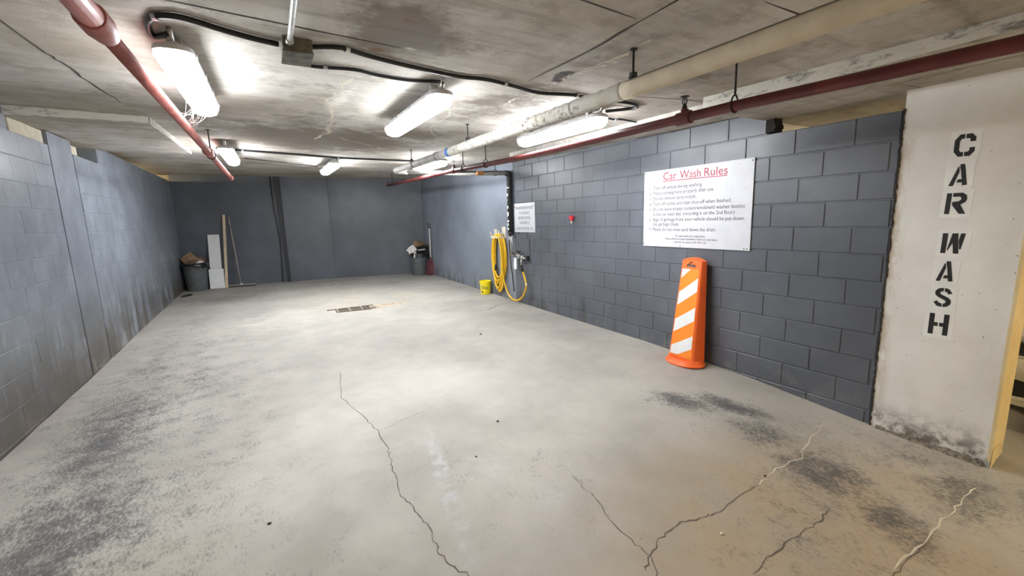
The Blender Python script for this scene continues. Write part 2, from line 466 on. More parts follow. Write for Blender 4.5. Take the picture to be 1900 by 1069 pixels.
def jitter(pts, amp, per=4, seed=1):
    rnd = random.Random(seed); out = []
    for (a, b) in zip(pts, pts[1:]):
        for i in range(per):
            t = i / per
            p = [a[q] + (b[q] - a[q]) * t for q in range(2)]
            if not (i == 0 and a == pts[0]): p = [p[0] + rnd.uniform(-amp, amp), p[1] + rnd.uniform(-amp, amp)]
            out.append(tuple(p))
    out.append(tuple(pts[-1]))
    return out
def ribbon(pts, w, zfun, h, name, mat, parent, seed=0, vary=.5):
    rnd = random.Random(seed); mb = MB(); L = []
    n = len(pts)
    for i, p in enumerate(pts):
        a = pts[max(0, i - 1)]; b = pts[min(n - 1, i + 1)]
        d = Vector((b[0] - a[0], b[1] - a[1])); d = d.normalized() if d.length > 0 else Vector((1, 0))
        ww = w * (1 + rnd.uniform(-vary, vary)) / 2
        if i in (0, n - 1): ww *= .3
        nx, ny = -d.y * ww, d.x * ww
        L.append(((p[0] + nx, p[1] + ny), (p[0] - nx, p[1] - ny)))
    for l, r in L:
        mb.v.append(Vector((l[0], l[1], zfun(*l) + h))); mb.v.append(Vector((r[0], r[1], zfun(*r) + h)))
    for i in range(n - 1): mb.f.append((2*i, 2*i + 1, 2*i + 3, 2*i + 2))
    return mb.build(name, mat, parent, fix=False)
zff = lambda x, y: zf(y)
cracks = [([(-3.31,2.68),(-3.39,2.0),(-3.28,1.47),(-3.24,1.27),(-3.23,.99),(-3.24,.89),(-3.26,.71),(-3.28,.52),(-3.25,.38),(-3.24,.29),(-3.21,.17),(-3.22,.06),(-3.21,-.05),(-3.14,-.15),(-3.1,-.5)], .007, M_CRACK),
          ([(-2.42,-.53),(-2.34,-.47),(-2.19,-.42),(-2.03,-.40),(-1.89,-.44),(-1.77,-.46),(-1.61,-.43),(-1.38,-.43)], .009, M_CRACK),
          ([(-1.38,-.43),(-1.14,-.39),(-.88,-.41),(-.74,-.35),(-.26,-.26)], .008, M_CRACKPALE),
          ([(-2.31,.18),(-2.32,.02),(-2.32,-.08),(-2.36,-.21),(-2.35,-.39),(-2.34,-.49),(-2.42,-.6)], .006, M_CRACK),
          ([(-2.01,-.78),(-1.84,-.76),(-1.6,-.76),(-1.39,-.76),(-1.25,-.74)], .009, M_CRACK),
          ([(-1.44,-1.09),(-1.2,-1.09),(-.82,-1.08),(-.58,-1.08),(-.31,-1.08)], .009, M_CRACKPALE),
          ([(-1.5,-1.105),(-1.3,-1.10),(-1.1,-1.105)], .006, M_CRACK),
          ([(-3.24,1.27),(-2.98,1.35),(-2.81,1.40)], .005, M_CRACK),
          ([(-1.14,4.38),(-.85,4.31),(-.54,4.54),(-.22,4.6)], .02, M_CRACK),
          ([(-1.55,4.62),(-1.3,4.72)], .014, M_CRACK)]
for i, (pts, w, m) in enumerate(cracks):
    ribbon(jitter(pts, .010, 5, i), w * .75, zff, .0012, 'crack', m, floor, i)
ribbon(jitter([(-5.455, .5), (-5.478, 1.5), (-5.49, 3.0), (-5.51, 5.2)], .004, 6, 3), .012, zff, .001, 'wall_base_dirt', M_SEAM, floor, 5, .8)

# ceiling slab
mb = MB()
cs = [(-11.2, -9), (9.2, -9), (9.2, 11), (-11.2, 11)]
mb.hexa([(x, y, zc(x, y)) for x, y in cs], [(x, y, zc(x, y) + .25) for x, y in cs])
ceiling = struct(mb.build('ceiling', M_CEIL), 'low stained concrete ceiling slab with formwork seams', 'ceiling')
zcc = lambda x, y: zc(x, y)
for i, (pts, w, per, amp) in enumerate([([(-4.70, .6), (-4.72, 1.54), (-4.70, 1.74), (-4.70, 2.15), (-4.67, 2.75)], .012, 4, .01),
        ([(-2.2, -.23), (-2.17, .17), (-2.18, .78)], .014, 3, .004), ([(-2.2, -.23), (-2.24, -.8)], .01, 2, .003), ([(-2.23, -.23), (-2.55, -.25), (-3.2, -.27)], .01, 2, .003),
        ([(-5.3, 6.6), (-4.14, 6.95), (-2.86, 7.35)], .03, 3, .004), ([(-3.0, .62), (-4.2, .55)], .01, 3, .004), ([(-5.3, 5.95), (-4.4, 5.9)], .014, 3, .003),
        ([(-1.35, .75), (-.9, .62), (-.6, .55)], .012, 2, .003), ([(-1.9, -.6), (-1.35, -.62)], .008, 2, .003)]):
    ribbon(jitter(pts, amp, per, i), w, zcc, -.0015, 'seam', M_SEAM, ceiling, i, .5)

for i, (pts, w, m) in enumerate([([(-3.2, 1.25), (-3.27, 1.9), (-3.18, 2.6), (-3.12, 3.3), (-3.2, 3.9)], .022, M_CRACKPALE), ([(-3.0, 3.6), (-2.6, 4.0), (-2.3, 4.3)], .010, M_CRACKPALE), ([(-2.0, -.1), (-1.96, .25), (-2.03, .55), (-2.0, .75)], .024, M_CRACKPALE),
        ([(-3.3, 1.05), (-3.1, .98), (-2.95, 1.0)], .02, M_CRACKPALE), ([(-1.95, .95), (-2.05, 1.25), (-1.98, 1.5)], .016, M_CRACKPALE), ([(-2.02, .5), (-2.06, .62), (-1.98, .72)], .05, M_SEAM), ([(-2.55, 1.45), (-2.3, 1.85), (-2.25, 2.6), (-2.0, 3.1)], .008, M_CRACKPALE)]):
    ribbon(jitter(pts, .02, 6, i + 40), w, zcc, -.001, 'mineral_streak', m, ceiling, i, .95)

def slab(name, x0, x1, y0, y1, zb, label, face_mat=None, faces=()):
    """drop panel; zb(x,y) underside"""
    mb = MB(); c4 = [(x0, y0), (x1, y0), (x1, y1), (x0, y1)]
    mb.hexa([(x, y, zb(x, y)) for x, y in c4], [(x, y, zc(x, y) + .05) for x, y in c4])
    return struct(mb.build(name, M_CEIL), label, 'ceiling panel')
dpl = slab('trim_1', -6.4, -4.60, 3.25, 5.62, lambda x, y: 2.44 + .030 * (y - 3.25), 'dropped concrete slab panel above the left block wall')
# rough pale front edge of the left panel, with chipped lower line
rnd = random.Random(4)
mb = MB(); prev = None
for i in range(25):
    x = -5.50 + .90 * i / 24
    zt = zc(x, 3.25) - .004 + rnd.uniform(-.006, .0); zb_ = 2.441 + rnd.uniform(0, .012); y = 3.249 - rnd.uniform(.002, .009)
    ring = [Vector((x, y, zt)), Vector((x, y - .004, (zt + zb_) / 2)), Vector((x, y, zb_))]
    mb.v += ring
    if i:
        b = 3 * i
        mb.f += [(b - 3, b, b + 1, b - 2), (b - 2, b + 1, b + 2, b - 1)]
mb.build('rough_edge', M_ROUGH, dpl, smooth=True)
mb = MB()
for i in range(17):
    y = 3.25 + 2.36 * i / 16
    zt = zc(-4.6, y) - .004 + rnd.uniform(-.006, 0); zb_ = 2.441 + .030 * (y - 3.25) + rnd.uniform(0, .008); x = -4.599 + rnd.uniform(.001, .005)
    mb.v += [Vector((x, y, zt)), Vector((x, y, zb_))]
    if i: b = 2 * i; mb.f.append((b - 2, b, b + 1, b - 1))
mb.build('rough_edge', simple('panel_side_concrete', (.42, .40, .35), .9, bump=.5, bscale=30), dpl)
dpr = slab('trim_2', -.80, 1.1, -2.6, .50, lambda x, y: 2.265, 'dropped concrete slab panel around the white column')
mb = MB(); n = 44
for i in range(n + 1):
    y = -2.6 + 3.1 * i / n
    zt = zc(-.80, y) - .002; amp = rnd.uniform(.0, .012)
    xx = -.801 - rnd.uniform(.002, .010)
    mb.v += [Vector((-.801, y, zt)), Vector((xx, y, zt - .03 - amp)), Vector((xx - .003, y, 2.285)), Vector((-.802, y, 2.266))]
    if i:
        b = 4 * i
        for j in range(3): mb.f.append((b - 4 + j, b + j, b + j + 1, b - 3 + j))
mb.build('rough_edge', M_ROUGH, dpr, smooth=True)
for pts in ([(-.28, -2.6), (-.28, -1.2), (-.28, .49)], [(-.28, -.48), (-.1, -.50), (.1, -.52)]):
    ribbon(pts, .008, lambda x, y: 2.265, -.0012, 'seam', M_SEAM, dpr, 3, .3)
dpr2 = slab('trim_3', -.62, .30, .50, 3.86, lambda x, y: 2.325 + .0195 * y, 'thin dropped ceiling strip along the right block wall')
ribbon([(-.62, 3.862), (-.12, 3.862)], .012, lambda x, y: 2.325 + .0195 * y, -.001, 'seam', M_SEAM, dpr2, 3, .3)

# ------------------------------------------------------------------ block walls
def block_mesh(name, L, H, mat, D=.05, bev=.004, bx=None):
    bx = bev if bx is None else bx
    """face in local XZ plane towards -Y... local x along the wall, local y = depth into wall"""
    x, z = L / 2, H / 2
    f = [(-x + bx, 0, -z + bev), (x - bx, 0, -z + bev), (x - bx, 0, z - bev), (-x + bx, 0, z - bev)]
    m = [(-x, bev, -z), (x, bev, -z), (x, bev, z), (-x, bev, z)]
    b = [(-x, D, -z), (x, D, -z), (x, D, z), (-x, D, z)]
    fs = [(0,1,2,3)]
    for o in (0, 4):
        for k in range(4): fs.append((o + k, o + 4 + k, o + 4 + (k + 1) % 4, o + (k + 1) % 4))
    me = bpy.data.meshes.new(name)
    me.from_pydata(f + m + b, [], fs)
    bm = bmesh.new(); bm.from_mesh(me); bmesh.ops.recalc_face_normals(bm, faces=bm.faces[:]); bm.to_mesh(me); bm.free()
    # make sure the face looks to -Y
    if me.polygons[0].normal.y > 0: me.flip_normals()
    me.materials.append(mat)
    return me
MESHES = {}
def block(parent, L, H, mat, loc, rotz):
    key = (round(L, 3), round(H, 3), mat.name)
    if key not in MESHES: MESHES[key] = block_mesh('block', L, H, mat, bev=.004, bx=None if mat is M_PAINT_R else .0012)
    o = bpy.data.objects.new('block', MESHES[key])
    o.location = loc; o.rotation_euler = (0, 0, rotz); o.parent = parent
    COL.objects.link(o)
    return o

# right wall: recessed joint core, blocks proud of it
JOINT = .006; HZ = .1952; BL = .4038
core = MB()
def wall_core(y0, y1, z0, z1, off0=JOINT, thick=.19):
    core.hexa([rw(y0, z0, -thick), rw(y0, z0, -off0), rw(y1, z0, -off0), rw(y1, z0, -thick)],
              [rw(y0, z1, -thick), rw(y0, z1, -off0), rw(y1, z1, -off0), rw(y1, z1, -thick)])
Y0R, Y1R = -.43, 4.62
wall_core(Y0R, Y1R, -.4, 11 * HZ - .002)
wall_core(.47, Y1R, 11 * HZ - .002, 12 * HZ - .002)
wall_core(1.45, Y1R, 12 * HZ - .002, 2.47)
wall_right = struct(core.build('wall_right', M_PAINT_R), 'dark grey painted concrete block wall carrying the car wash signs', 'wall')
shift = {10: .03, 9: .02, 8: -.018, 7: -.018, 6: -.005, 5: -.006, 4: 0, 3: 0, 2: 0, 1: .004, 0: .006, 11: 0.0, -1: .006}
rotR = R(-90) + math.atan(.031)
rnd = random.Random(11)
shift[12] = 0.01
for r_ in range(-1, 13):
    par = 0.0 if (11 - r_) % 2 == 0 else BL / 2
    y = par + shift[r_] - 5 * BL
    lo = .47 if r_ == 11 else 1.45 if r_ == 12 else Y0R
    while y < Y1R:
        a, b = max(y, lo), min(y + BL, Y1R)
        if b - a > .05:
            z0, z1 = r_ * HZ, (r_ + 1) * HZ
            if r_ == 12: z1 = 2.47
            cy, czz = (a + b) / 2, (z0 + z1) / 2
            block(wall_right, b - a - .009, z1 - z0 - .009, M_PAINT_R, rw(cy, czz, rnd.uniform(-.0012, .0012)), rotR + rnd.uniform(-.003, .003))
        y += BL
# broken dark end of the top course and mortar line over the notch
mb = MB()
for i in range(7):
    z = 11 * HZ + .012 + i * .026
    mb.box((-.015 - rnd.uniform(0, .006), .395 + rnd.uniform(0, .02), z), (.10, .475, z + .03))
mb.build('broken_block_end', M_DARKBLOCK, wall_right)
# dark mortar line under the ceiling strip
mb = MB(); mb.tube([rw(.5, 2.338, .004), rw(1.9, 2.358, .004)], .008, 6); mb.build('sealant_line', M_SEAM, wall_right)
# dark mortar against the column
mb = MB(); prevp = None; pts = []
for i in range(130):
    z = -.13 + 2.28 * i / 129
    pts.append(rw(-.433 + rnd.uniform(-.004, .004), z, .001 + rnd.uniform(0, .002)))
mb.tube(pts, [.004 + rnd.uniform(0, .006) for _ in pts], 6)
mb.build('mortar_bead', simple('dark_mortar', (.035, .033, .032), .9), wall_right)

# right wall beyond the riser: smooth render
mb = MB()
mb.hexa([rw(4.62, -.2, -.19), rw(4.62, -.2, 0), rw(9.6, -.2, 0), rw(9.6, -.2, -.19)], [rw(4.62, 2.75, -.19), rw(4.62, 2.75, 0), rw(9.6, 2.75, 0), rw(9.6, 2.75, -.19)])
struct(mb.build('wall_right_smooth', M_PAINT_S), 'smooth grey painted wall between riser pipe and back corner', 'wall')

# left wall
HL = .2055; ZL0 = .279
core = MB()
def lcore(y0, y1, z1, off=-.0035, thick=.19):
    core.hexa([lw(y0, -.4, -thick), lw(y0, -.4, off), lw(y1, -.4, off), lw(y1, -.4, -thick)][::-1],
              [lw(y0, z1, -thick), lw(y0, z1, off), lw(y1, z1, off), lw(y1, z1, -thick)][::-1])
lcore(-.45, 3.26, 2.50); lcore(3.26, 3.99, 2.33); lcore(3.99, 4.56, 2.455, 0.004); lcore(4.56, 4.60, 2.33, -.03); lcore(4.60, 5.40, 2.33); lcore(5.40, 10.3, 2.536)
wall_left = struct(core.build('wall_left', M_PAINT_L), 'grey painted concrete block wall on the left with stepped top', 'wall')
rotL = R(90) + math.atan(.0105)
for k_ in range(-2, 11):
    z0 = ZL0 + k_ * HL; z1 = z0 + HL
    segs = [(.35, 3.98, 0), (4.605, 9.95, .13)]
    if k_ == 10: segs = [(2.4, 3.25, 0), (5.41, 9.95, .13)]
    if k_ == -2: segs = [(.35, 3.98, 0)]
    for lo, hi, ph in segs:
        y = lo - (.2 if k_ % 2 else 0) - ph
        while y < hi:
            a, b = max(y, lo), min(y + .406, hi)
            if b - a > .06:
                zt = z1 if k_ < 10 else (2.535 if lo > 5 else 2.49)
                block(wall_left, b - a - .001, zt - z0 - .009, M_PAINT_L, lw((a + b) / 2, (z0 + zt) / 2, rnd.uniform(-.0007, .0007)), rotL)
            y += .406
# dark, wandering construction joint beside the smooth pier
pts = [lw(4.58 + rnd.uniform(-.008, .008), .05 + 2.26 * i / 30, -.018) for i in range(31)]
mb = MB(); mb.tube(pts, [.012 + rnd.uniform(0, .006) for _ in pts], 6); mb.build('joint_filler', M_SEAM, wall_left)
# unpainted infill blocks on top of the wall
for a, b, z0, z1 in ((3.36, 3.96, 2.335, 2.452), (4.62, 4.80, 2.335, 2.43)):
    mb = MB(); mb.obox(Matrix.Translation(lw((a + b) / 2, (z0 + z1) / 2, -.10)), (.16, b - a, z1 - z0), .006)
    o = mb.build('infill_block', M_BAREBLOCK, wall_left); o['label'] = 'unpainted beige infill block'

# back wall in three vertical bays
def bay(name, p0, p1, mat, label, thick=.25):
    mb = MB()
    d = Vector((p1[0] - p0[0], p1[1] - p0[1])).normalized(); nx, ny = -d.y * thick, d.x * thick
    b = [(p0[0], p0[1]), (p1[0], p1[1]), (p1[0] + nx, p1[1] + ny), (p0[0] + nx, p0[1] + ny)]
    mb.hexa([(x, y, -.2) for x, y in b], [(x, y, 2.72) for x, y in b])
    return struct(mb.build(name, mat), label, 'wall')
bay('wall_back_left', (-5.575, 10.137), (-3.44, 9.865), M_PAINT_B, 'dark grey back wall bay behind bin, boards and squeegee')
bay('wall_back_middle', (-3.47, 9.825), (-2.47, 9.70), M_PAINT_B, 'dark grey back wall pier between the two bays')
bay('wall_back_right', (-2.50, 9.745), (-.10, 9.165), M_PAINT_B, 'dark grey back wall bay behind the right bin')
mb = MB()
mb.hexa([(-3.53, 9.80, .16), (-3.465, 9.79, .16), (-3.465, 9.86, .16), (-3.53, 9.87, .16)], [(-3.60, 9.80, 2.66), (-3.48, 9.79, 2.66), (-3.48, 9.86, 2.66), (-3.60, 9.87, 2.66)])
struct(mb.build('trim_4', M_DARKTRIM), 'dark tapering joint strip running up the back wall', 'trim')
mb = MB(); mb.tube([(-3.66, 9.84, 2.65), (-3.655, 9.84, 1.9), (-3.60, 9.84, 1.2), (-3.62, 9.83, .6), (-3.645, 9.82, .17)], .011, 6)
tag(mb.build('hanging_cable', M_CABLE, smooth=True), 'thin dark cable hanging beside the joint strip on the back wall', 'cable')

# outer shell of the garage beyond the bay
def shell(name, a, b, label):
    mb = MB(); mb.box(a, b); return struct(mb.build(name, M_CREAM), label, 'wall')
shell('wall_outer_left', (-11.4, -9, -.5), (-11.2, 11, 2.9), 'cream wall of the neighbouring bay on the left')
shell('wall_outer_right', (9.2, -9, -.5), (9.4, 11, 2.9), 'cream wall far beyond the white column')
shell('wall_outer_front', (-11.4, -9.2, -.5), (9.4, -9.0, 2.9), 'cream wall across the driving aisle')
shell('wall_outer_back', (-11.4, 10.45, -.5), (9.4, 10.65, 2.9), 'cream wall behind the neighbouring bays')

# white column with stencilled lettering
YC0, YC1 = -1.05, -.437
mb = MB(); n = 14; rings = []
rnd = random.Random(5)
def cface(y, z, off=0.0): return rw(y, z, off)
col_pts = []
mb.hexa([cface(YC0, -.3, -.24), cface(YC0, -.3), cface(YC1, -.3), cface(YC1, -.3, -.24)], [cface(YC0, 2.27, -.24), cface(YC0, 2.27), cface(YC1, 2.27), cface(YC1, 2.27, -.24)])
column = struct(mb.build('concrete_column', M_COLUMN), 'white painted concrete column stencilled CAR WASH with yellow side', 'column')
mb = MB(); mb.hexa([Vector((.012, YC0 - .006, -.09)), Vector((.24, YC0 - .006, -.10)), Vector((.24, YC0 + .01, -.10)), Vector((.012, YC0 + .01, -.09))],
                   [Vector((.020, YC0 - .006, 2.265)), Vector((.26, YC0 - .006, 2.265)), Vector((.26, YC0 + .01, 2.265)), Vector((.020, YC0 + .01, 2.265))])
o = mb.build('painted_side', M_YELLOW, column); o['label'] = 'yellow painted column side'
mb = MB(); mb.add([(.0, YC0 - .01, -.13), (.10, YC0 - .008, -.115), (.16, YC0 - .008, -.06), (.15, YC0 - .008, .0), (.02, YC0 - .008, -.01)], [(0, 1, 2, 3, 4)])
o = mb.build('yellow_drip', M_YELLOW, column)
# dirt heap at the foot
mb = MB()
for i in range(26):
    t = i / 25; y = -.47 + (-1.02 + .47) * t; w = .02 + .03 * t + rnd.uniform(0, .012)
    mb.v += [rw(y, zf(y) + .003 + .012 * t + rnd.uniform(0, .022), .001), rw(y, zf(y) + .003 + rnd.uniform(0, .009), w * rnd.uniform(.3, .7)), rw(y, zf(y) - .002, w)]
    if i: b = 3 * i; mb.f += [(b - 3, b, b + 1, b - 2), (b - 2, b + 1, b + 2, b - 1)]
o = mb.build('foot_rubble', simple('grey_rubble', (.17, .15, .125), .95, var=.5, scale=40, bump=.8), column, smooth=True)
LET = {
 'C': [[(.47,1),(.24,1),(0,.76),(0,.24),(.24,0),(.47,0),(.47,.2),(.33,.2),(.25,.3),(.25,.7),(.33,.8),(.47,.8)],
       [(.53,1),(.80,1),(1,.82),(1,.64),(.75,.64),(.75,.74),(.69,.8),(.53,.8)],
       [(.53,0),(.80,0),(1,.2),(1,.38),(.75,.38),(.75,.27),(.69,.2),(.53,.2)]],
 'A': [[(0,0),(.25,0),(.52,.66),(.47,.9),(.43,.9)], [(.52,1),(.76,1),(1,.03),(.75,0),(.71,.15),(.42,.15),(.48,.3),(.68,.31),(.58,.72),(.53,.84)]],
 'R': [[(0,0),(.24,0),(.27,1),(.03,1)], [(.33,1),(.78,1),(.96,.88),(1,.72),(.95,.56),(.72,.44),(1,0),(.70,0),(.33,.42),(.33,.58),(.62,.60),(.73,.68),(.73,.76),(.66,.82),(.33,.82)]],
 'W': [[(0,0),(.22,0),(.25,1),(.02,1)], [(.27,.18),(.44,1),(.68,1),(.79,0),(.56,0),(.49,.52),(.30,.14)], [(.80,.22),(.74,.66),(.80,1),(1,1),(.86,.22)]],
 'S': [[(.50,1),(.22,.96),(.05,.82),(.05,.64),(.2,.52),(.62,.36),(.70,.28),(.62,.2),(.54,.18),(.54,0),(.8,.05),(.96,.2),(.96,.38),(.82,.50),(.38,.66),(.31,.74),(.38,.80),(.50,.82)],
       [(.56,1),(.8,.95),(1,.74),(.78,.68),(.70,.78),(.56,.82)], [(.48,0),(.2,.04),(0,.24),(.2,.32),(.30,.22),(.48,.18)]],
 'H': [[(0,0),(.26,0),(.26,.40),(.46,.40),(.46,.58),(.26,.58),(.26,1),(0,1)], [(.74,0),(1,0),(1,1),(.74,1),(.74,.58),(.54,.58),(.54,.40),(.74,.40)]],
}
word = [('C',-.698,-.790,1.937,1.804),('A',-.694,-.777,1.758,1.627),('R',-.691,-.787,1.583,1.453),('W',-.697,-.803,1.331,1.203),('A',-.692,-.772,1.152,1.021),('S',-.695,-.780,.978,.851),('H',-.686,-.781,.804,.664)]
for ch, ya, yb, zt, zb_ in word:
    # square of touch-up paint under the letter
    mb = MB(); p = .022
    mb.prism([(ya + p, zb_ - p * 1.1), (yb - p, zb_ - p * 1.2), (yb - p * 1.2, zt + p), (ya + p * .9, zt + p * .8)], lambda u, v, d: rw(u, v, d), .0, .0012)
    mb.build('paint_patch', M_WHITEPAINT, column)
    mb = MB()
    for poly in LET[ch]:
        mb.prism([(ya + (yb - ya) * u, zb_ + (zt - zb_) * v) for u, v in poly], lambda u, v, d: rw(u, v, d), .001, .0026)
    o = mb.build('stencil_letter', M_BLACKPAINT, column); o['label'] = 'black stencilled letter ' + ch

# ------------------------------------------------------------------ ceiling light fixtures
def rrect(hw, hl, r, n=5):
    pts = []
    for sx, sy, a0 in ((1, 1, 0), (-1, 1, 90), (-1, -1, 180), (1, -1, 270)):
        for i in range(n + 1):
            a = R(a0 + 90 * i / n)
            pts.append((sx * (hw - r) + r * math.cos(a), sy * (hl - r) + r * math.sin(a)))
    return pts
def fixture(x, yc, L, label, group, mat, w=.165, drop=.06):
    z0 = zc(x, yc)
    root = empty('ceiling_light', (x, yc, z0), label, 'light', group)
    sl = .0245
    def ring(hw, hl, r, dz): return [Vector((x + u, yc + v, z0 + sl * v - dz)) for u, v in rrect(hw, hl, r)]
    h = w / 2; hl = L / 2
    mb = MB(); mb.loft([ring(h - .03, hl - .03, .05, drop), ring(h - .006, hl - .006, .06, drop + .012), ring(h, hl, .065, drop + .022), ring(h, hl, .065, drop + .038)])
    mb.build('housing', M_HOUSING, root, auto=40)
    mb = MB(); mb.loft([ring(h - .003, hl - .003, .063, drop + .038), ring(h - .006, hl - .006, .06, drop + .065), ring(h - .02, hl - .02, .05, drop + .095), ring(h - .045, hl - .045, .035, drop + .108)])
    mb.build('diffuser', mat, root, auto=50)
    for s_ in (-.36, .36):
        mb = MB(); mb.obox(Matrix.Translation((x, yc + s_ * L, z0 + sl * s_ * L - drop / 2)), (.05, .03, drop + .004))
        mb.build('bracket', M_STEEL, root)
    for s_ in (-.42, -.14, .14, .42):
        for sx in (-1, 1):
            mb = MB(); mb.obox(Matrix.Translation((x + sx * (h + .003), yc + s_ * L, z0 + sl * s_ * L - drop - .036)), (.008, .022, .030), .002)
            mb.build('latch', M_CLIP, root)
    # conduit entry on the near end
    mb = MB(); e = Vector((x, yc - hl + .05, z0 - sl * hl - drop))
    mb.tube([e, e + Vector((0, -.02, .02)), e + Vector((0, -.035, .045)), e + Vector((0, -.03, .058))], .013, 8)
    mb.lathe([(.022, -.008), (.022, .008), (.016, .012)], e, 12, cap0=True, cap1=True)
    mb.build('conduit_stub', M_STEEL, root, smooth=True)
    return root
G = 'vapour-tight lights in the wash bay'
fixture(-4.075, 1.50, 1.28, 'bright long ceiling light beside the near red pipe, left of the bay', G, M_LAMP)
fixture(-2.695, 1.66, 1.36, 'bright long ceiling light in the middle, in front of the junction box cable', G, M_LAMP)
fixture(-1.335, 1.66, 1.30, 'long ceiling light between the white pipe and the right red pipe', G, M_LAMPFAR)
fixture(-4.13, 5.10, 1.40, 'small far ceiling light behind the end of the left red pipe', G, M_LAMPFAR)
fixture(-2.80, 6.15, 1.45, 'small far ceiling light above the dark joint strip', G, M_LAMPFAR)
fixture(-1.44, 5.05, 1.35, 'far ceiling light partly hidden by the white pipe elbow', G, M_LAMPFAR)
GW = 'warm lights of the surrounding garage'  # all unseen; the one near the column is added to brighten it and the car
for x, y, lb in ((-6.5, -6.8, 'warm aisle light behind the camera on the left'), (-2.5, -7.0, 'warm aisle light behind the camera in the middle'), (-.2, -3.6, 'unseen warm light added to brighten the white column and car'), (2.4, -3.4, 'warm light over the parked car'), (2.0, 1.6, 'warm light in the bay behind the block wall'), (-8.2, 4.2, 'warm light in the bay behind the left wall'), (-6.7, 8.7, 'warm light in the far corner behind the left wall')):
    fixture(x, y, 1.3, lb, GW, M_LAMPWARM)

# ------------------------------------------------------------------ cables, conduit, junction box
def smooth_path(pts, sub=4):
    pts = [Vector(p) for p in pts]; out = []
    n = len(pts)
    for i in range(n - 1):
        p0 = pts[max(0, i - 1)]; p1 = pts[i]; p2 = pts[i + 1]; p3 = pts[min(n - 1, i + 2)]
        for j in range(sub):
            t = j / sub
            out.append(.5 * ((2 * p1) + (-p0 + p2) * t + (2 * p0 - 5 * p1 + 4 * p2 - p3) * t * t + (-p0 + 3 * p1 - 3 * p2 + p3) * t ** 3))
    out.append(pts[-1])
    return out
def cable(name, xy, r, label, clips=(), end0=None, end1=None):
    P = [Vector((x, y, zc(x, y) - r - .002)) for x, y in xy]
    if end0 is not None: P.insert(0, Vector(end0))
    if end1 is not None: P.append(Vector(end1))
    root = empty(name, P[0], label, 'cable')
    sp = smooth_path(P)
    mb = MB(); mb.tube(sp, r, 8); mb.build('sheath', M_CABLE, root, smooth=True)
    for t in clips:
        i = int(t * (len(sp) - 2)); d = (sp[i + 1] - sp[i]).normalized()
        mb = MB(); mb.tube([sp[i] - d * .011, sp[i] + d * .011], r + .005, 8); mb.build('clip', M_CLIP, root)
    return root
cable('armoured_cable', [(-4.15,.99),(-4.15,.86),(-4.11,.74),(-4.05,.69),(-3.98,.69),(-3.88,.74),(-3.76,.79),(-3.63,.82)], .0135, 'black cable looping from the leftmost near light to the junction box', (.45,), end0=(-4.075, .875, zc(-4.1, .87) - .03))
cable('armoured_cable', [(-3.48,.78),(-3.35,.72),(-3.21,.77),(-2.96,.83),(-2.64,.87),(-2.47,.84),(-2.25,.88),(-2.0,.94),(-1.76,.87),(-1.58,.88),(-1.31,.85),(-1.15,.86),(-1.06,.93),(-1.09,1.0)], .0125, 'long black cable sagging across the ceiling to the white pipe', (.1,.42,.6,.86), end1=(-1.3, 1.02, zc(-1.33, 1.0) - .05))
cable('armoured_cable', [(-3.51,.94),(-3.48,1.08),(-3.42,1.10),(-3.23,1.05),(-3.09,1.09),(-2.88,1.10),(-2.72,1.04)], .0105, 'short black cable from junction box to the middle near light', (.35,), end1=(-2.695, .99, zc(-2.69, .99) - .03))
cable('armoured_cable', [(-1.0,1.36),(-.88,1.38),(-.85,1.34),(-.66,1.36),(-.39,1.39)], .008, 'thin black cable running from the right near light behind the red pipe', (.5,), end0=(-1.24, 1.2, zc(-1.3, 1.2) - .07))
cable('armoured_cable', [(-4.27,5.1),(-4.12,5.15),(-3.8,5.2),(-3.25,5.3),(-2.8,5.42),(-2.62,5.40),(-2.13,5.36),(-1.59,5.3),(-1.1,5.2)], .014, 'black cable linking the far row of ceiling lights', (.2,.55))
cable('armoured_cable', [(-4.0,6.2),(-3.4,6.6),(-2.9,6.95)], .008, 'thin far cable on the ceiling between two distant lights', ())
jb = empty('junction_box', (-3.55, .825, zc(-3.55, .825)), 'grey steel ceiling junction box with a conduit and cables', 'junction box')
zj = zc(-3.55, .825)
mb = MB(); mb.obox(Matrix.Translation((-3.55, .825, zj - .032)), (.135, .20, .065), .004); mb.build('body', M_BOX, jb)
mb = MB(); mb.obox(Matrix.Translation((-3.55, .825, zj - .068)), (.142, .207, .008), .002); lid = mb.build('lid', M_BOX, jb)
for sx in (-1, 1):
    mb = MB(); mb.lathe([(.006, -.003), (.006, .002)], (-3.55 + sx * .05, .825 + sx * .08, zj - .073), 8, cap0=True, cap1=True); mb.build('screw', M_SCREW, lid)
cd = empty('steel_conduit', (-3.585, -2.0, zc(-3.585, -2.0) - .03), 'galvanised steel conduit running from the top edge to the junction box', 'conduit')
mb = MB(); mb.tube([(-3.60, -2.4, zc(-3.6, -2.4) - .03), (-3.585, .70, zc(-3.585, .7) - .03)], .0125, 10); mb.build('tube', M_STEEL, cd, smooth=True)
mb = MB(); mb.tube([(-3.585, .68, zc(-3.585, .68) - .03), (-3.585, .735, zc(-3.585, .73) - .03)], .019, 10); mb.build('connector', M_STEEL, cd, auto=40)

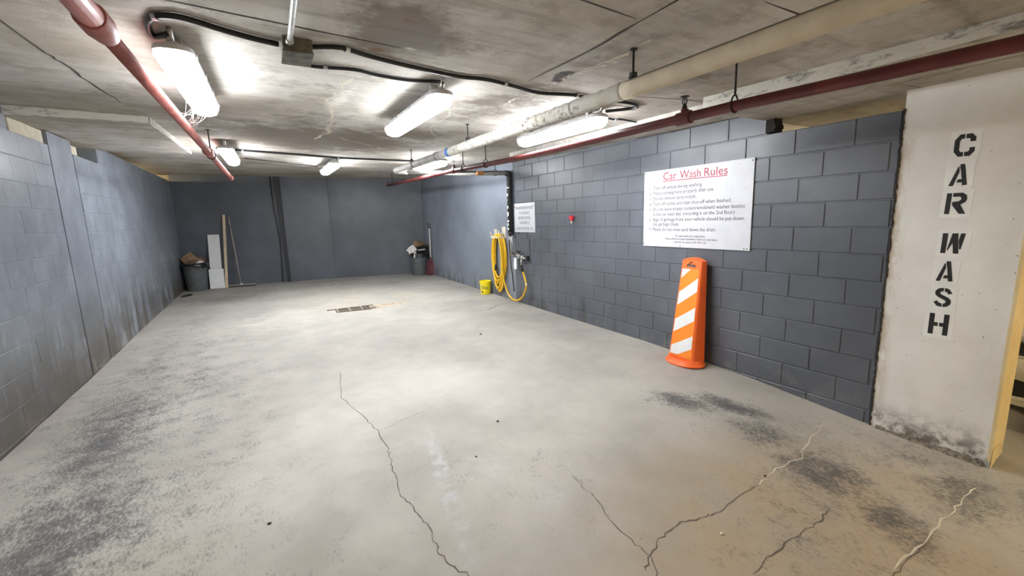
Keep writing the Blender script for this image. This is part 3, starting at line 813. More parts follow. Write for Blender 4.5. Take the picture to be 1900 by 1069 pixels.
# ------------------------------------------------------------------ pipes
def hanger(parent, p, r, name='hanger', ring=True):
    s_top = .03
    """threaded rod from the ceiling with a clevis ring round the pipe centre p"""
    top = zc(p[0], p[1])
    p = Vector(p)
    mb = MB(); mb.tube([(p.x, p.y, top + .005), (p.x, p.y, p.z + r + .028)], .006, 8)
    mb.lathe([(.02, -.006), (.02, .002)], (p.x, p.y, top), 10, cap0=True, cap1=True)
    h = mb.build(name, M_IRON, parent)
    if not ring:
        mb = MB(); mb.obox(Matrix.Translation((p.x, p.y, p.z + r + .014)), (.034, .03, .036), .004); mb.obox(Matrix.Translation((p.x, p.y, p.z + r + .004)), (.05, .024, .012), .003)
        mb.build('saddle', M_IRON, h)
        return h
    mb = MB(); pts = []
    rr = r + .005
    path = []
    for i in range(25):
        a = PI / 2 + 2 * PI * i / 24
        zz = math.sin(a) * rr; xx = math.cos(a) * rr
        if zz > rr * .2: zz = rr * .2 + (zz - rr * .2) * (1 + .032 / rr)
        path.append(Vector((p.x + xx * .95, p.y, p.z + zz)))
    mb.tube(path, .005, 6); mb.build('clevis', M_IRON, h, smooth=True)
    return h
def sprinkler(parent, p):
    p = Vector(p); mb = MB()
    mb.lathe([(.016, 0), (.016, .02), (.011, .024), (.011, .034)], p, 10, cap0=True, cap1=True)
    for s_ in (-1, 1):
        mb.tube([p + Vector((0, s_ * .010, .03)), p + Vector((0, s_ * .019, .05)), p + Vector((0, s_ * .008, .075))], .004, 6)
    mb.lathe([(.028, .076), (.028, .080)], p, 14, cap0=True, cap1=True)
    mb.tube([p + Vector((0, 0, .034)), p + Vector((0, 0, .078))], .003, 6)
    return mb.build('sprinkler_head', M_IRON, parent)

# right red pipe
xr = -1.33
def zr(y):
    K = [(-3, 2.045), (-1.2, 2.079), (-.1, 2.118), (2.4, 2.156), (4.3, 2.232), (8.3, 2.345)]
    for (a, za), (b, zb_) in zip(K, K[1:]):
        if y <= b: return za + (zb_ - za) * (y - a) / (b - a)
    return K[-1][1]
rp = empty('sprinkler_pipe', (xr, -2.6, zr(-2.6)), 'dark red sprinkler pipe running under the ceiling along the right wall', 'pipe', 'red sprinkler pipes')
mb = MB(); mb.tube([(xr, y, zr(y)) for y in (-2.6, -1.2, -.1, .2, 1.2, 2.4, 3.3, 4.3, 6.2, 8.28)], .031, 16); mb.build('tube', M_RED, rp, smooth=True)
mb = MB(); p = Vector((xr, .235, zr(.235)))
mb.tube([p + Vector((0, -.055, 0)), p + Vector((0, -.05, 0)), p + Vector((0, .05, 0)), p + Vector((0, .055, 0))], [.036, .042, .042, .036], 14)
mb.tube([p, p + Vector((0, 0, .055))], .026, 12); tee = mb.build('tee_fitting', M_RED, rp, auto=40)
sprinkler(tee, p + Vector((0, 0, .055)))
mb = MB(); p = Vector((xr, 4.27, zr(4.27)))
mb.tube([p + Vector((0, -.05, 0)), p + Vector((0, .05, 0))], .041, 12); mb.tube([p, p + Vector((0, 0, .055))], .024, 10); tee = mb.build('tee_fitting', M_RED, rp, auto=40)
sprinkler(tee, p + Vector((0, 0, .055)))
for y in (-.115, 3.2, 3.92, 7.9, -2.2): hanger(rp, (xr, y, zr(y)), .031)
mb = MB(); p = Vector((xr, 8.28, zr(8.28))); mb.tube([p, p + Vector((0, .04, 0)), p + Vector((0, .045, 0))], [.038, .038, .03], 12); mb.tube([p + Vector((0, .02, 0)), p + Vector((0, .02, .09))], .02, 10); mb.build('end_elbow', M_RED, rp, auto=40)

# left red pipe
xl = -4.22
def zl(y): return 2.236 + .005 * y
lp = empty('sprinkler_pipe', (xl, -1.6, zl(-1.6)), 'dusty pinkish red sprinkler pipe crossing the upper left corner', 'pipe', 'red sprinkler pipes')
mb = MB(); mb.tube([(xl, -1.6, zl(-1.6)), (xl, .36, zl(.36))], .040, 16); mb.build('wide_tube', M_REDL, lp, smooth=True)
mb = MB(); mb.tube([(xl, .30, zl(.3)), (xl, .31, zl(.3)), (xl, .40, zl(.4)), (xl, .44, zl(.44)), (xl, .48, zl(.48)), (xl, .49, zl(.48))], [.046, .050, .050, .044, .040, .034], 16); mb.build('reducing_coupling', M_REDL, lp, auto=40)
mb = MB(); mb.tube([(xl, .4, zl(.4)), (xl, 6.25, zl(6.25))], .030, 16); mb.build('tube', M_REDL, lp, smooth=True)
mb = MB(); mb.tube([(xl, 3.42, zl(3.42)), (xl, 3.43, zl(3.43)), (xl, 3.57, zl(3.57)), (xl, 3.58, zl(3.58))], [.038, .044, .044, .038], 14); mb.build('coupling', M_REDL, lp, auto=40)
mb = MB(); mb.tube([(xl, 6.22, zl(6.2)), (xl, 6.29, zl(6.2)), (xl, 6.30, zl(6.2))], [.040, .040, .03], 12); mb.build('end_cap', M_REDL, lp, auto=40)
hanger(lp, (xl, 3.75, zl(3.75)), .034)

# white pipe with elbow and cross run
xw = -1.98
def zw(y): return 2.185 + .0225 * y if y > 0 else 2.185 + .016 * y
wp = empty('white_drain_pipe', (xw, -2.6, zw(-2.6)), 'thick white flaking drain pipe with grey far end and elbow', 'pipe')
def flaky(y0, y1, r, amp, n, seed):
    rnd = random.Random(seed); mb = MB(); pts = []; rs = []
    for i in range(n + 1):
        y = y0 + (y1 - y0) * i / n
        pts.append((xw + rnd.uniform(-amp, amp) * .4, y, zw(y) + rnd.uniform(-amp, amp) * .4)); rs.append(r + rnd.uniform(-amp, amp))
    mb.tube(pts, rs, 20); return mb
flaky(-2.6, .10, .047, .0006, 30, 1).build('cream_wrap', M_CREAMPIPE, wp, smooth=True)
flaky(.10, 2.72, .047, .0035, 110, 2).build('flaking_wrap', M_FLAKE, wp, smooth=True)
mb = MB(); mb.tube([(xw, 2.6, zw(2.6)), (xw, 4.98, zw(4.98))], .042, 18); mb.build('bare_section', M_GREYPIPE, wp, smooth=True)
mb = MB(); mb.tube([(xw, 2.72, zw(2.72)), (xw, 2.80, zw(2.8))], .0475, 18); o = mb.build('tape_band', M_BLUE, wp, auto=40); o['label'] = 'blue tape band'
for y in (3.12, 4.05):
    mb = MB(); mb.tube([(xw, y, zw(y)), (xw, y + .06, zw(y + .06))], .050, 18); mb.build('coupling_band', simple('grey_band', (.22, .22, .24), .5), wp, auto=40)
zE = zw(5.0)
el = [(xw, 4.95, zw(4.95))] + [(xw + .12 - .12 * math.cos(a), 5.0 + .12 * math.sin(a), zE) for a in [R(15 * i) for i in range(7)]] + [(xw + .2, 5.12, zE - .002)]
mb = MB(); mb.tube(el, .046, 18); mb.build('elbow', M_GREYPIPE, wp, smooth=True)
mb = MB(); mb.tube([(xw + .12, 5.12, zE), (-.9, 4.93, 2.262), (-.24, 4.70, 2.262)], .034, 14); mb.build('cross_run', M_GREYPIPE, wp, smooth=True)
mb = MB(); mb.tube([(-1.5, 5.04, 2.285), (-.21, 4.69, 2.292)], .012, 8); mb.build('dark_conduit', M_IRON, wp)
for y in (.04, 2.25, 4.18): hanger(wp, (xw, y, zw(y)), .047, ring=False)
mb = MB(); mb.obox(Matrix.Translation((-.66, 4.80, 2.262)), (.12, .075, .055), .003)
o = mb.build('wood_block', simple('orange_wood', (.32, .14, .045), .7), wp); o['label'] = 'small orange-brown wood packing block'
hanger(wp, (-.40, 4.755, 2.262), .034)

# ------------------------------------------------------------------ riser, valve, access panel
yr = 4.655
ri = empty('riser_pipe', rw(yr, .85, .05), 'black insulated riser pipe splashed with white paint on the right wall', 'pipe')
c0 = rw(yr, 2.26, .055)
mb = MB(); mb.tube([c0 + Vector((0, 0, .02)), rw(yr, 2.2, .055), rw(yr, 1.28, .055)], .045, 16); mb.build('insulation', M_RUBBER, ri, smooth=True)
mb = MB(); mb.tube([c0 + Vector((-.06, .02, .0)), c0 + Vector((0, 0, 0)), c0 + Vector((0, 0, -.06))], .05, 12); mb.build('top_elbow', M_RUBBER, ri, smooth=True)
rnd = random.Random(17)
for z, h, sp in ((2.02, .02, 75), (1.90, .05, 34), (1.82, .03, 28), (1.70, .06, 40), (1.585, .09, 36), (1.47, .045, 62), (1.41, .05, 38), (1.34, .04, 45)):
    mb = MB(); n = 8; a0 = R(165 - sp + rnd.uniform(-12, 12)); a1 = a0 + R(2 * sp)
    for i in range(n + 1):
        a = a0 + (a1 - a0) * i / n; e = 1 - abs(2 * i / n - 1) ** 3
        hh = h * (.35 + .65 * e) * rnd.uniform(.8, 1.1); c_ = rw(yr, z + rnd.uniform(-.006, .006), .055) + Vector((math.cos(a), math.sin(a), 0)) * .0462
        mb.v += [c_ + Vector((0, 0, -hh / 2)), c_ + Vector((0, 0, hh / 2))]
        if i: b = 2 * i; mb.f.append((b - 2, b, b + 1, b - 1))
    mb.build('paint_splash', M_WHITEPAINT, ri, smooth=True)
mb = MB(); mb.lathe([(.045, .0), (.055, -.02), (.04, -.06), (.02, -.08)], rw(yr, 1.29, .055), 14, cap0=True, cap1=True); mb.build('insulation_end', M_RUBBER, ri, smooth=True)
mb = MB(); mb.tube([rw(yr + .015, 1.28, .05), rw(yr + .02, .90, .05)], .013, 8); mb.build('drop_tube', M_STEEL, ri, smooth=True)
mb = MB(); mb.tube([rw(yr - .03, 1.28, .05), rw(yr - .035, .92, .05)], .010, 8); mb.build('drop_tube', M_STEEL, ri, smooth=True)
mb = MB(); mb.tube(smooth_path([rw(yr + .10, 1.15, .03), rw(yr + .09, .9, .03), rw(yr + .05, .55, .02), rw(yr + .0, .25, .02)]), .009, 6); mb.build('grey_cable', M_CABLE, ri, smooth=True)

ap = empty('access_panel', rw(4.33, .78, .01), 'square grey access panel outline in the block wall behind the hose valve', 'panel')
mb = MB(); mb.hexa([rw(4.51, .785, .0), rw(4.51, .785, .008), rw(4.155, .785, .008), rw(4.155, .785, .0)], [rw(4.51, 1.165, .0), rw(4.51, 1.165, .008), rw(4.155, 1.165, .008), rw(4.155, 1.165, .0)])
mb.build('plate', M_PAINT_R, ap)
for a, b in (((4.51, .785), (4.51, 1.165)), ((4.155, .785), (4.155, 1.165)), ((4.51, 1.165), (4.155, 1.165)), ((4.51, .785), (4.155, .785))):
    mb = MB(); mb.tube([rw(a[0], a[1], .009), rw(b[0], b[1], .009)], .006, 6); mb.build('edge_strip', M_SCREW, ap)
for y, z in ((4.50, 1.10), (4.17, 1.13), (4.17, 1.07), (4.48, 1.26), (4.22, 1.25)):
    mb = MB(); mb.obox(Matrix.Translation(rw(y, z, .012)), (.016, .035, .018), .003); mb.build('clip', M_SCREW, ap)

va = empty('hose_valve', rw(4.43, .88, .05), 'chrome water valve assembly with paper tag feeding the yellow hose', 'valve')
mb = MB(); mb.tube([rw(4.70, .90, .05), rw(4.55, .90, .05), rw(4.30, .86, .05), rw(4.20, .86, .04)], .017, 10); mb.build('manifold', M_BRASS, va, smooth=True)
for y, z in ((4.42, .885), (4.31, .865)):
    mb = MB(); mb.lathe([(.028, -.035), (.034, -.02), (.034, .02), (.028, .035)], rw(y, z, .055), 12, cap0=True, cap1=True); mb.build('valve_body', M_BRASS, va, auto=40)
mb = MB(); mb.tube([rw(4.40, .90, .06), rw(4.40, .96, .07)], .009, 8); mb.lathe([(.036, -.007), (.042, 0), (.036, .007)], rw(4.40, .965, .07), 12, cap0=True, cap1=True); mb.build('hand_wheel', M_IRON, va, auto=40)
mb = MB(); mb.tube([rw(4.62, .92, .06), rw(4.56, .93, .07), rw(4.50, .90, .08)], .008, 6); mb.build('lever', M_IRON, va, smooth=True)
mb = MB(); mb.tube([rw(4.34, .87, .055), rw(4.335, .78, .06), rw(4.33, .73, .065)], .014, 10); mb.build('spout', M_BRASS, va, smooth=True)
mb = MB(); mb.tube([rw(4.19, .90, .03), rw(4.19, .82, .03)], .03, 10); mb.build('flange', M_IRON, va, auto=40)
mb = MB(); mb.hexa([rw(4.55, .66, .075), rw(4.55, .66, .078), rw(4.46, .66, .078), rw(4.46, .66, .075)], [rw(4.535, .85, .075), rw(4.535, .85, .078), rw(4.455, .86, .078), rw(4.455, .86, .075)]); o = mb.build('paper_tag', M_TAG, va); o['label'] = 'white paper tag'

# hose rack and hose
hk = empty('hose_rack', rw(5.1, 1.2, .0), 'cream metal hose hook holding the coiled yellow hose', 'hook')
M_HOOK = simple('cream_hook_metal', (.60, .57, .48), .5)
for y, z, s_ in ((5.27, 1.24, 1.0), (4.97, 1.27, 1.15)):
    mb = MB()
    mb.obox(Matrix.Translation(rw(y, z, .006)) @ Matrix.Rotation(math.atan(.031), 4, 'Z'), (.012, .11 * s_, .17 * s_), .004)
    mb.build('back_plate', M_HOOK, hk)
    mb = MB(); mb.tube([rw(y, z - .02, .0), rw(y, z - .03, .07), rw(y, z - .01, .105), rw(y, z + .04, .115)], [.016, .016, .014, .012], 8); mb.build('arm', M_HOOK, hk, smooth=True)
mb = MB(); mb.hexa([rw(5.30, 1.17, .03), rw(5.30, 1.17, .10), rw(4.93, 1.17, .10), rw(4.93, 1.17, .03)], [rw(5.30, 1.205, .03), rw(5.30, 1.205, .10), rw(4.93, 1.205, .10), rw(4.93, 1.205, .03)]); mb.build('saddle', M_HOOK, hk)

ho = empty('water_hose', rw(5.1, .2, .08), 'yellow water hose coiled in long loops on the wall hook', 'hose')
rnd = random.Random(8); pts = []
loops = 7
for L_ in range(loops):
    cy = 5.12 + rnd.uniform(-.025, .025); hw_ = .222 + rnd.uniform(-.085, .015); zt = 1.24 + rnd.uniform(-.01, .02); zb_ = (.20 if L_ % 3 else .36) + rnd.uniform(-.03, .06)
    if L_ == 4: zb_ = .46
    off = .035 + .012 * L_ * .7
    for i in range(20):
        a = PI / 2 + 2 * PI * i / 20
        u = math.cos(a); v = math.sin(a)
        y = cy + hw_ * math.copysign(abs(u) ** .75, u) * (1 - .28 * max(0, -v) ** 3) - .02 * v
        z = (zt + zb_) / 2 + (zt - zb_) / 2 * math.copysign(abs(v) ** .9, v)
        pts.append(rw(y, z, off + .004 * math.sin(a * 3 + L_)))
# free end dropping out of the coil to the valve
tail = [(4.95, 1.20, .13), (4.90, .95, .12), (4.895, .6, .10), (4.86, .38, .09), (4.76, .20, .08), (4.62, .128, .08), (4.46, .128, .08), (4.31, .20, .08), (4.20, .33, .08), (4.17, .44, .08), (4.22, .55, .075), (4.29, .66, .068)]
path = smooth_path(pts, 2) + smooth_path([rw(*t) for t in tail], 4)
mb = MB(); mb.tube(path, .0155, 8); mb.build('hose_line', M_HOSE, ho, smooth=True)
mb = MB(); mb.tube([rw(4.275, .635, .069), rw(4.325, .735, .064)], .021, 10); o = mb.build('coupling', M_RUBBER, ho, smooth=True); o['label'] = 'black hose coupling'
mb = MB(); mb.tube([rw(4.172, .425, .08), rw(4.172, .45, .08)], .02, 8); mb.build('clamp', M_TAG, ho, smooth=True)
mb = MB(); mb.tube([rw(5.07, .60, .15), rw(5.06, .70, .15)], .021, 8); mb.build('nozzle', M_RUBBER, ho, smooth=True)

# bucket
bx, by = -.292, 5.55; bz = zf(by)
bk = empty('bucket', (bx, by, bz), 'small bright yellow bucket on the floor below the hose', 'bucket')
mb = MB(); mb.lathe([(.001, .001), (.088, .001), (.093, .012), (.106, .24), (.112, .242), (.112, .256), (.104, .256), (.090, .02), (.001, .018)], (bx, by, bz), 28); mb.build('body', M_BUCKET, bk, auto=35)
mb = MB(); mb.lathe([(.108, .205), (.114, .207), (.114, .216), (.108, .218)], (bx, by, bz), 28); mb.build('rib', M_BUCKET, bk, auto=35)
hp = [(bx - .105, by - .03, bz + .225)] + [(bx - .118, by - .06 - .02 * math.sin(t), bz + .225 - .14 * t) for t in (.3, .7, 1.0, 1.3)] + [(bx - .09, by - .09, bz + .05)]
mb = MB(); mb.tube(smooth_path(hp), .004, 6); bh = mb.build('bail_handle', M_STEEL, bk, smooth=True)
mb = MB(); mb.tube([(bx - .120, by - .075, bz + .07), (bx - .10, by - .087, bz + .05)], .010, 8); mb.build('grip', M_RUBBER, bh, smooth=True)
mb = MB()
for i in range(9):
    a0 = R(205 + i * 7); a1 = R(205 + (i + 1) * 7)
    for (z0, z1) in ((.10, .18),):
        def q(a, z): rr = .0955 + (.106 - .0935) * (z - .012) / .228 + .0015; return (bx + rr * math.cos(a), by + rr * math.sin(a), bz + z)
        mb.add([q(a0, z0), q(a1, z0), q(a1, z1 - .004 * i), q(a0, z1 - .004 * i)], [(0, 1, 2, 3)])
mb.build('printed_label', M_BUCKETPRINT, bk)

# ------------------------------------------------------------------ signs
def text_mesh(body, width=None, size=.05, align='LEFT'):
    cu = bpy.data.curves.new('txt', 'FONT'); cu.body = body; cu.size = size; cu.align_x = align; cu.resolution_u = 3
    o = bpy.data.objects.new('txt', cu); COL.objects.link(o)
    dg = bpy.context.evaluated_depsgraph_get(); dg.update()
    me = bpy.data.meshes.new_from_object(o.evaluated_get(dg))
    vs = [v.co.copy() for v in me.vertices]; fs = [tuple(p.vertices) for p in me.polygons]
    bpy.data.objects.remove(o, do_unlink=True); bpy.data.curves.remove(cu); bpy.data.meshes.remove(me)
    x0 = min(v.x for v in vs); x1 = max(v.x for v in vs)
    if width: k_ = width / (x1 - x0)
    else: k_ = 1.0
    if align == 'LEFT': return [((v.x - x0) * k_, v.y) for v in vs], fs
    return [(v.x * k_, v.y) for v in vs], fs
def put_text(name, body, u, v, width, size, cy, cz_, off, mat, parent, align='LEFT', skew=0.0):
    vs, fs = text_mesh(body, width, size, align)
    mb = MB(); mb.add([rw(cy - (u + a), cz_ + v + b + skew * a, off) for a, b in vs], fs)
    return mb.build(name, mat, parent, fix=False)
cy, cz_ = 1.163, 1.564
sg = empty('rules_sign', rw(cy, cz_ - .41, .0), 'large white car wash rules sign with red title on the block wall', 'sign')
mb = MB(); T = Matrix.Translation(rw(cy, cz_, .009)) @ Matrix.Rotation(math.atan(.031), 4, 'Z')
mb.obox(T, (.008, 1.232, .815), .002); mb.build('panel', M_SIGN, sg)
so = .0145
for wd, u, w in (('Car', -.355, .165), ('Wash', -.148, .238), ('Rules', .130, .240)): put_text('title_word', wd, u, .300 - .012 * (u + .355), w, .112, cy, cz_, so, M_TXTRED, sg, skew=-.012)
mb = MB(); mb.hexa([rw(cy + .358, .284 + cz_, .013), rw(cy + .358, .284 + cz_, so), rw(cy - .367, .276 + cz_, so), rw(cy - .367, .276 + cz_, .013)], [rw(cy + .358, .291 + cz_, .013), rw(cy + .358, .291 + cz_, so), rw(cy - .367, .283 + cz_, so), rw(cy - .367, .283 + cz_, .013)]); mb.build('underline', M_TXTRED, sg)
rules = [('1.', 'Turn off vehicle during washing.', .205, .596), ('2.', 'Please re-hang hose properly after use.', .150, .722), ('3.', 'Do not remove spray nozzle.', .094, .532), ('4.', 'Turn off nozzle and main shut-off when finished.', .036, .901),
         ('5.', 'Do not leave empty coolant/windshield washer bottles', -.021, 1.031), ('', 'in the car wash bay. (recycling is on the 2nd floor)', -.074, .938), ('6.', 'Bags of garbage from your vehicle should be put down', -.131, 1.028), ('', 'the garbage chute.', -.181, .341), ('7.', 'Please do not rinse sand down the drain.', -.237, .760)]
for nmb, body, v, w in rules:
    if nmb: put_text('rule_number', nmb, -.533, v, None, .046, cy, cz_, so, M_TXT, sg)
    put_text('rule_text', body, -.481, v, w, .052, cy, cz_, so, M_TXT, sg)
for body, v, w in (('We appreciate your cooperation.', -.296, .353), ('Please advise the superintendent if there are any issues', -.327, .603), ('with the car wash at 705-790-1150', -.360, .376)):
    put_text('small_print', body, -.007, v, w, .030, cy, cz_, so, M_TXT, sg, 'CENTER')
for u, v in ((.598, .385), (.59, -.39), (-.595, .388), (-.604, -.376), (.56, -.393), (-.12, -.392)):
    mb = MB(); mb.lathe([(.007, -.0), (.005, .004), (.001, .005)], (0, 0, 0), 8, M=Matrix.Rotation(R(-90), 4, 'Y'))
    mb.v = [p + rw(cy - u, cz_ + v, .0125) for p in mb.v]; mb.build('screw', M_SCREW, sg)
for u, v in ((.44, .375), (.54, .16), (.475, .365)):
    mb = MB(); mb.obox(Matrix.Translation(rw(cy - u, cz_ + v, .0135)) @ Matrix.Rotation(.6, 4, 'X'), (.001, .008, .004)); mb.build('chip', M_TXT, sg)

cy2, cz2 = 4.285, 1.518
s2 = empty('hose_notice_sign', rw(cy2, cz2 - .235, 0), 'small white notice about returning the hose beside the riser pipe', 'sign')
mb = MB(); mb.obox(Matrix.Translation(rw(cy2, cz2, .007)) @ Matrix.Rotation(math.atan(.031), 4, 'Z'), (.006, .62, .47), .0015); mb.build('panel', M_SIGN, s2)
for body, v, w in (('PLEASE RETURN HOSE', .135, .50), ('TO HOSE RACK', .055, .32), ('BEFORE MOVING', -.028, .36), ('YOUR VEHICLE', -.105, .31), ('TURN OFF WATER TAP', -.20, .50)):
    put_text('notice_text', body, 0, v, w, .068, cy2, cz2, .0115, M_TXT, s2, 'CENTER')
for u, v in ((-.28, .185), (.28, .185), (-.28, -.19), (.28, -.2)):
    mb = MB(); mb.lathe([(.010, -.0), (.007, .004), (.001, .005)], (0, 0, 0), 8, M=Matrix.Rotation(R(-90), 4, 'Y'))
    mb.v = [p + rw(cy2 - u, cz2 + v, .0095) for p in mb.v]; mb.build('screw', M_SCREW, s2)

# red knob on the wall
kb = empty('wall_knob', rw(3.04, 1.44, .0), 'small red capped wall fitting between the two signs', 'wall fitting')
mb = MB(); mb.lathe([(.012, -.05), (.016, -.03), (.018, .0)], rw(3.04, 1.455, .035), 12, cap0=True, cap1=True); mb.build('grey_tip', M_STEEL, kb, smooth=True)
mb = MB(); mb.lathe([(.018, .0), (.036, .045), (.038, .06), (.026, .07)], rw(3.04, 1.455, .035), 14, cap0=True, cap1=True); mb.build('red_cap', M_REDPLASTIC, kb, auto=50)
mb = MB(); mb.tube([rw(3.04, 1.46, .0), rw(3.04, 1.46, .04)], .012, 8); mb.build('mount', M_RUBBER, kb)

# ------------------------------------------------------------------ orange channelizer leaning at the wall
cyy = 1.045; zb0 = zf(cyy); xb = -.215
ch = empty('traffic_channelizer', (xb, cyy, zb0), 'orange plastic traffic delineator panel with white diagonal stripes', 'traffic delineator')
Hh = 1.075
def cz_frame(t):
    """t 0..1 up the body -> centre x, half width y, half depth x"""
    return xb + .085 * t, .163 - .043 * t, .082 - .047 * t
def csec(t, z):
    cx, hw_, hd = cz_frame(t)
    n = 7; pts = []
    # convex front towards -X, flat back
    f = hd
    pts = [(cx + hd, cyy + hw_), (cx - hd * .35, cyy + hw_), (cx - hd * .8, cyy + hw_ * .93), (cx - hd, cyy + hw_ * .82), (cx - hd, cyy - hw_ * .82), (cx - hd * .8, cyy - hw_ * .93), (cx - hd * .35, cyy - hw_), (cx + hd, cyy - hw_)]
    return [Vector((x, y, z)) for x, y in pts]
rings = [csec(t, zb0 + .012 + (Hh - .05) * t) for t in (0, .02, .15, .35, .6, .85, .96, 1.0)]
mb = MB(); mb.loft(rings)
cx1, hw1, hd1 = cz_frame(1.0)
# arched top
arch0 = csec(1.0, 0)
for i in range(2):
    pass
zt1 = zb0 + .012 + (Hh - .05)
seg = 10; L0 = []; 
for i in range(seg + 1):
    u = -1 + 2 * i / seg
    L0.append((cyy + u * hw1, zt1 - .002 + .036 * (1 - u * u)))
front = [Vector((cx1 - hd1 * .9, y, z)) for y, z in L0]; back = [Vector((cx1 + hd1, y, z)) for y, z in L0]
b = len(mb.v); m_ = seg + 1
mb.v += front + back
for i in range(seg): mb.f.append((b + i, b + i + 1, b + m_ + i + 1, b + m_ + i))
mb.f.append(tuple(b + i for i in range(m_))); mb.f.append(tuple(b + m_ + i for i in reversed(range(m_))))
mb.build('body', M_ORANGE, ch, auto=30)
# flared foot
mb = MB(); cx0, hw0, hd0 = cz_frame(0)
mb.lathe([(1.0, .018), (1.02, .030), (.92, .050), (.86, .075), (.8, .078)], (0, 0, 0), 28, sx=.155, sy=.205)
mb.v = [p + Vector((xb, cyy, zb0 - .016)) for p in mb.v]
mb.f.append(tuple(range(27, -1, -1)))
mb.build('foot', M_ORANGE, ch, auto=40)
def on_face(u, t, d=.0015):
    """u -1..1 across the flat front (1 = towards the back wall), t up the body"""
    cx, hw_, hd = cz_frame(t)
    return Vector((cx - hd - d, cyy + u * hw_ * .80, zb0 + .012 + (Hh - .05) * t))
mb = MB(); rows = [.065 + (.925 - .065) * i / 10 for i in range(11)]
for i, t in enumerate(rows):
    mb.v += [on_face(1, t, .0012), on_face(-1, t, .0012)]
    if i: b = 2 * i; mb.f.append((b - 2, b - 1, b + 1, b))
mb.build('reflective_sheet', M_ORANGESHEET, ch)
# diagonal stripes rise to the right (towards -Y)
def stripe(t0, hgt=.095, rise=.135, clip=None):
    # parallelogram from left edge (u=1) t0..t0+hgt to right edge (u=-1) raised by rise
    N = 8; mb = MB()
    lo, hi = .078, .92
    for i in range(N + 1):
        u = 1 - 2 * i / N; t = t0 + rise * i / N
        a = min(max(t, lo), hi); c_ = min(max(t + hgt, lo), hi)
        mb.v += [on_face(u * .97, a, .003), on_face(u * .97, c_, .003)]
        if i and c_ - a > 0: b = 2 * i; mb.f.append((b - 2, b, b + 1, b - 1))
    return mb.build('stripe', M_WHITESHEET, ch, fix=True)
stripe(.03, .125, .135); stripe(.29, .13, .145); stripe(.56, .13, .155)
mb = MB(); mb.add([on_face(.97, .826, .003), on_face(.97, .92, .003), on_face(-.02, .92, .003)], [(0, 1, 2)]); mb.build('stripe', M_WHITESHEET, ch)
# hand slot
mb = MB(); sl_ = []
for u, t in rrect(.5, .011, .0109, 4): sl_.append(on_face(u, .955 + t, .002))
mb.f.append(tuple(range(len(sl_)))); mb.v += sl_; o = mb.build('hand_slot', M_CARBLACK, ch); o['label'] = 'dark hand slot'
mb = MB(); sl_ = []
for u, t in rrect(.36, .007, .0069, 4): sl_.append(on_face(u, .953 + t, .003))
mb.f.append(tuple(range(len(sl_)))); mb.v += sl_; mb.build('slot_back', simple('slot_grey', (.16, .12, .12), .6), ch)
mb = MB(); mb.tube(smooth_path([on_face(.22, .96, .006), on_face(.20, .978, .008), on_face(.02, .99, .008), on_face(-.10, .982, .006)]), .004, 6); mb.build('wire_loop', M_CARBLACK, ch, smooth=True)

# ------------------------------------------------------------------ bins and rubbish
def bin_(x, y, r, h, label):
    z = zf(y) + .002
    root = empty('trash_can', (x, y, z), label, 'trash can', 'grey round trash cans')
    mb = MB(); mb.lathe([(.001, .0), (r * .84, .0), (r * .86, .015), (r * .97, h * .86), (r * .975, h * .88), (r * 1.0, h * .885), (r * 1.01, h * .99), (r * .98, h), (r * .95, h * .99), (r * .94, h * .9), (r * .82, .03), (.001, .03)], (x, y, z), 36); body = mb.build('body', M_CAN, root, auto=30)
    mb = MB(); mb.lathe([(r * 1.0, h * .955), (r * 1.055, h * .965), (r * 1.055, h * .995), (r * 1.0, h * 1.005)], (x, y, z), 36); mb.build('rim', M_CAN, root, auto=40)
    for a in (R(250), R(70)):
        d = Vector((math.cos(a), math.sin(a), 0)); t = Vector((-d.y, d.x, 0)); c_ = Vector((x, y, z + h * .9)) + d * r * 1.0
        mb = MB(); mb.tube([c_ - t * .075, c_ - t * .07 + d * .03, c_ + t * .07 + d * .03, c_ + t * .075], .014, 8); mb.build('handle', M_CAN, root, smooth=True)
    # liner folded over the rim
    rnd = random.Random(int(abs(x) * 100)); mb = MB(); n = 48; prof = [(.93, -.06), (.98, .02), (1.07, .02), (1.10, -.02), (1.085, -.07)]
    for j, (rr, dz) in enumerate(prof):
        for i in range(n):
            a = 2 * PI * i / n; w = .012 * math.sin(a * 9 + j) + rnd.uniform(-.008, .008)
            dd = rnd.uniform(-.028, .012) if j == 4 else w * .4
            mb.v.append(Vector((x + (r * rr + w * .4) * math.cos(a), y + (r * rr + w * .4) * math.sin(a), z + h + dz + dd)))
    for j in range(len(prof) - 1):
        for i in range(n):
            a = j * n + i; b = j * n + (i + 1) % n; mb.f.append((a, b, b + n, a + n))
    mb.build('bin_liner', M_BAG, root, smooth=True, fix=False)
    # bag filling seen inside
    mb = MB(); mb.lathe([(.001, h * .97), (r * .5, h * .98), (r * .94, h * .90)], (x, y, z), 24); mb.build('bag_top', M_BAG, root, smooth=True)
    return root, z + h
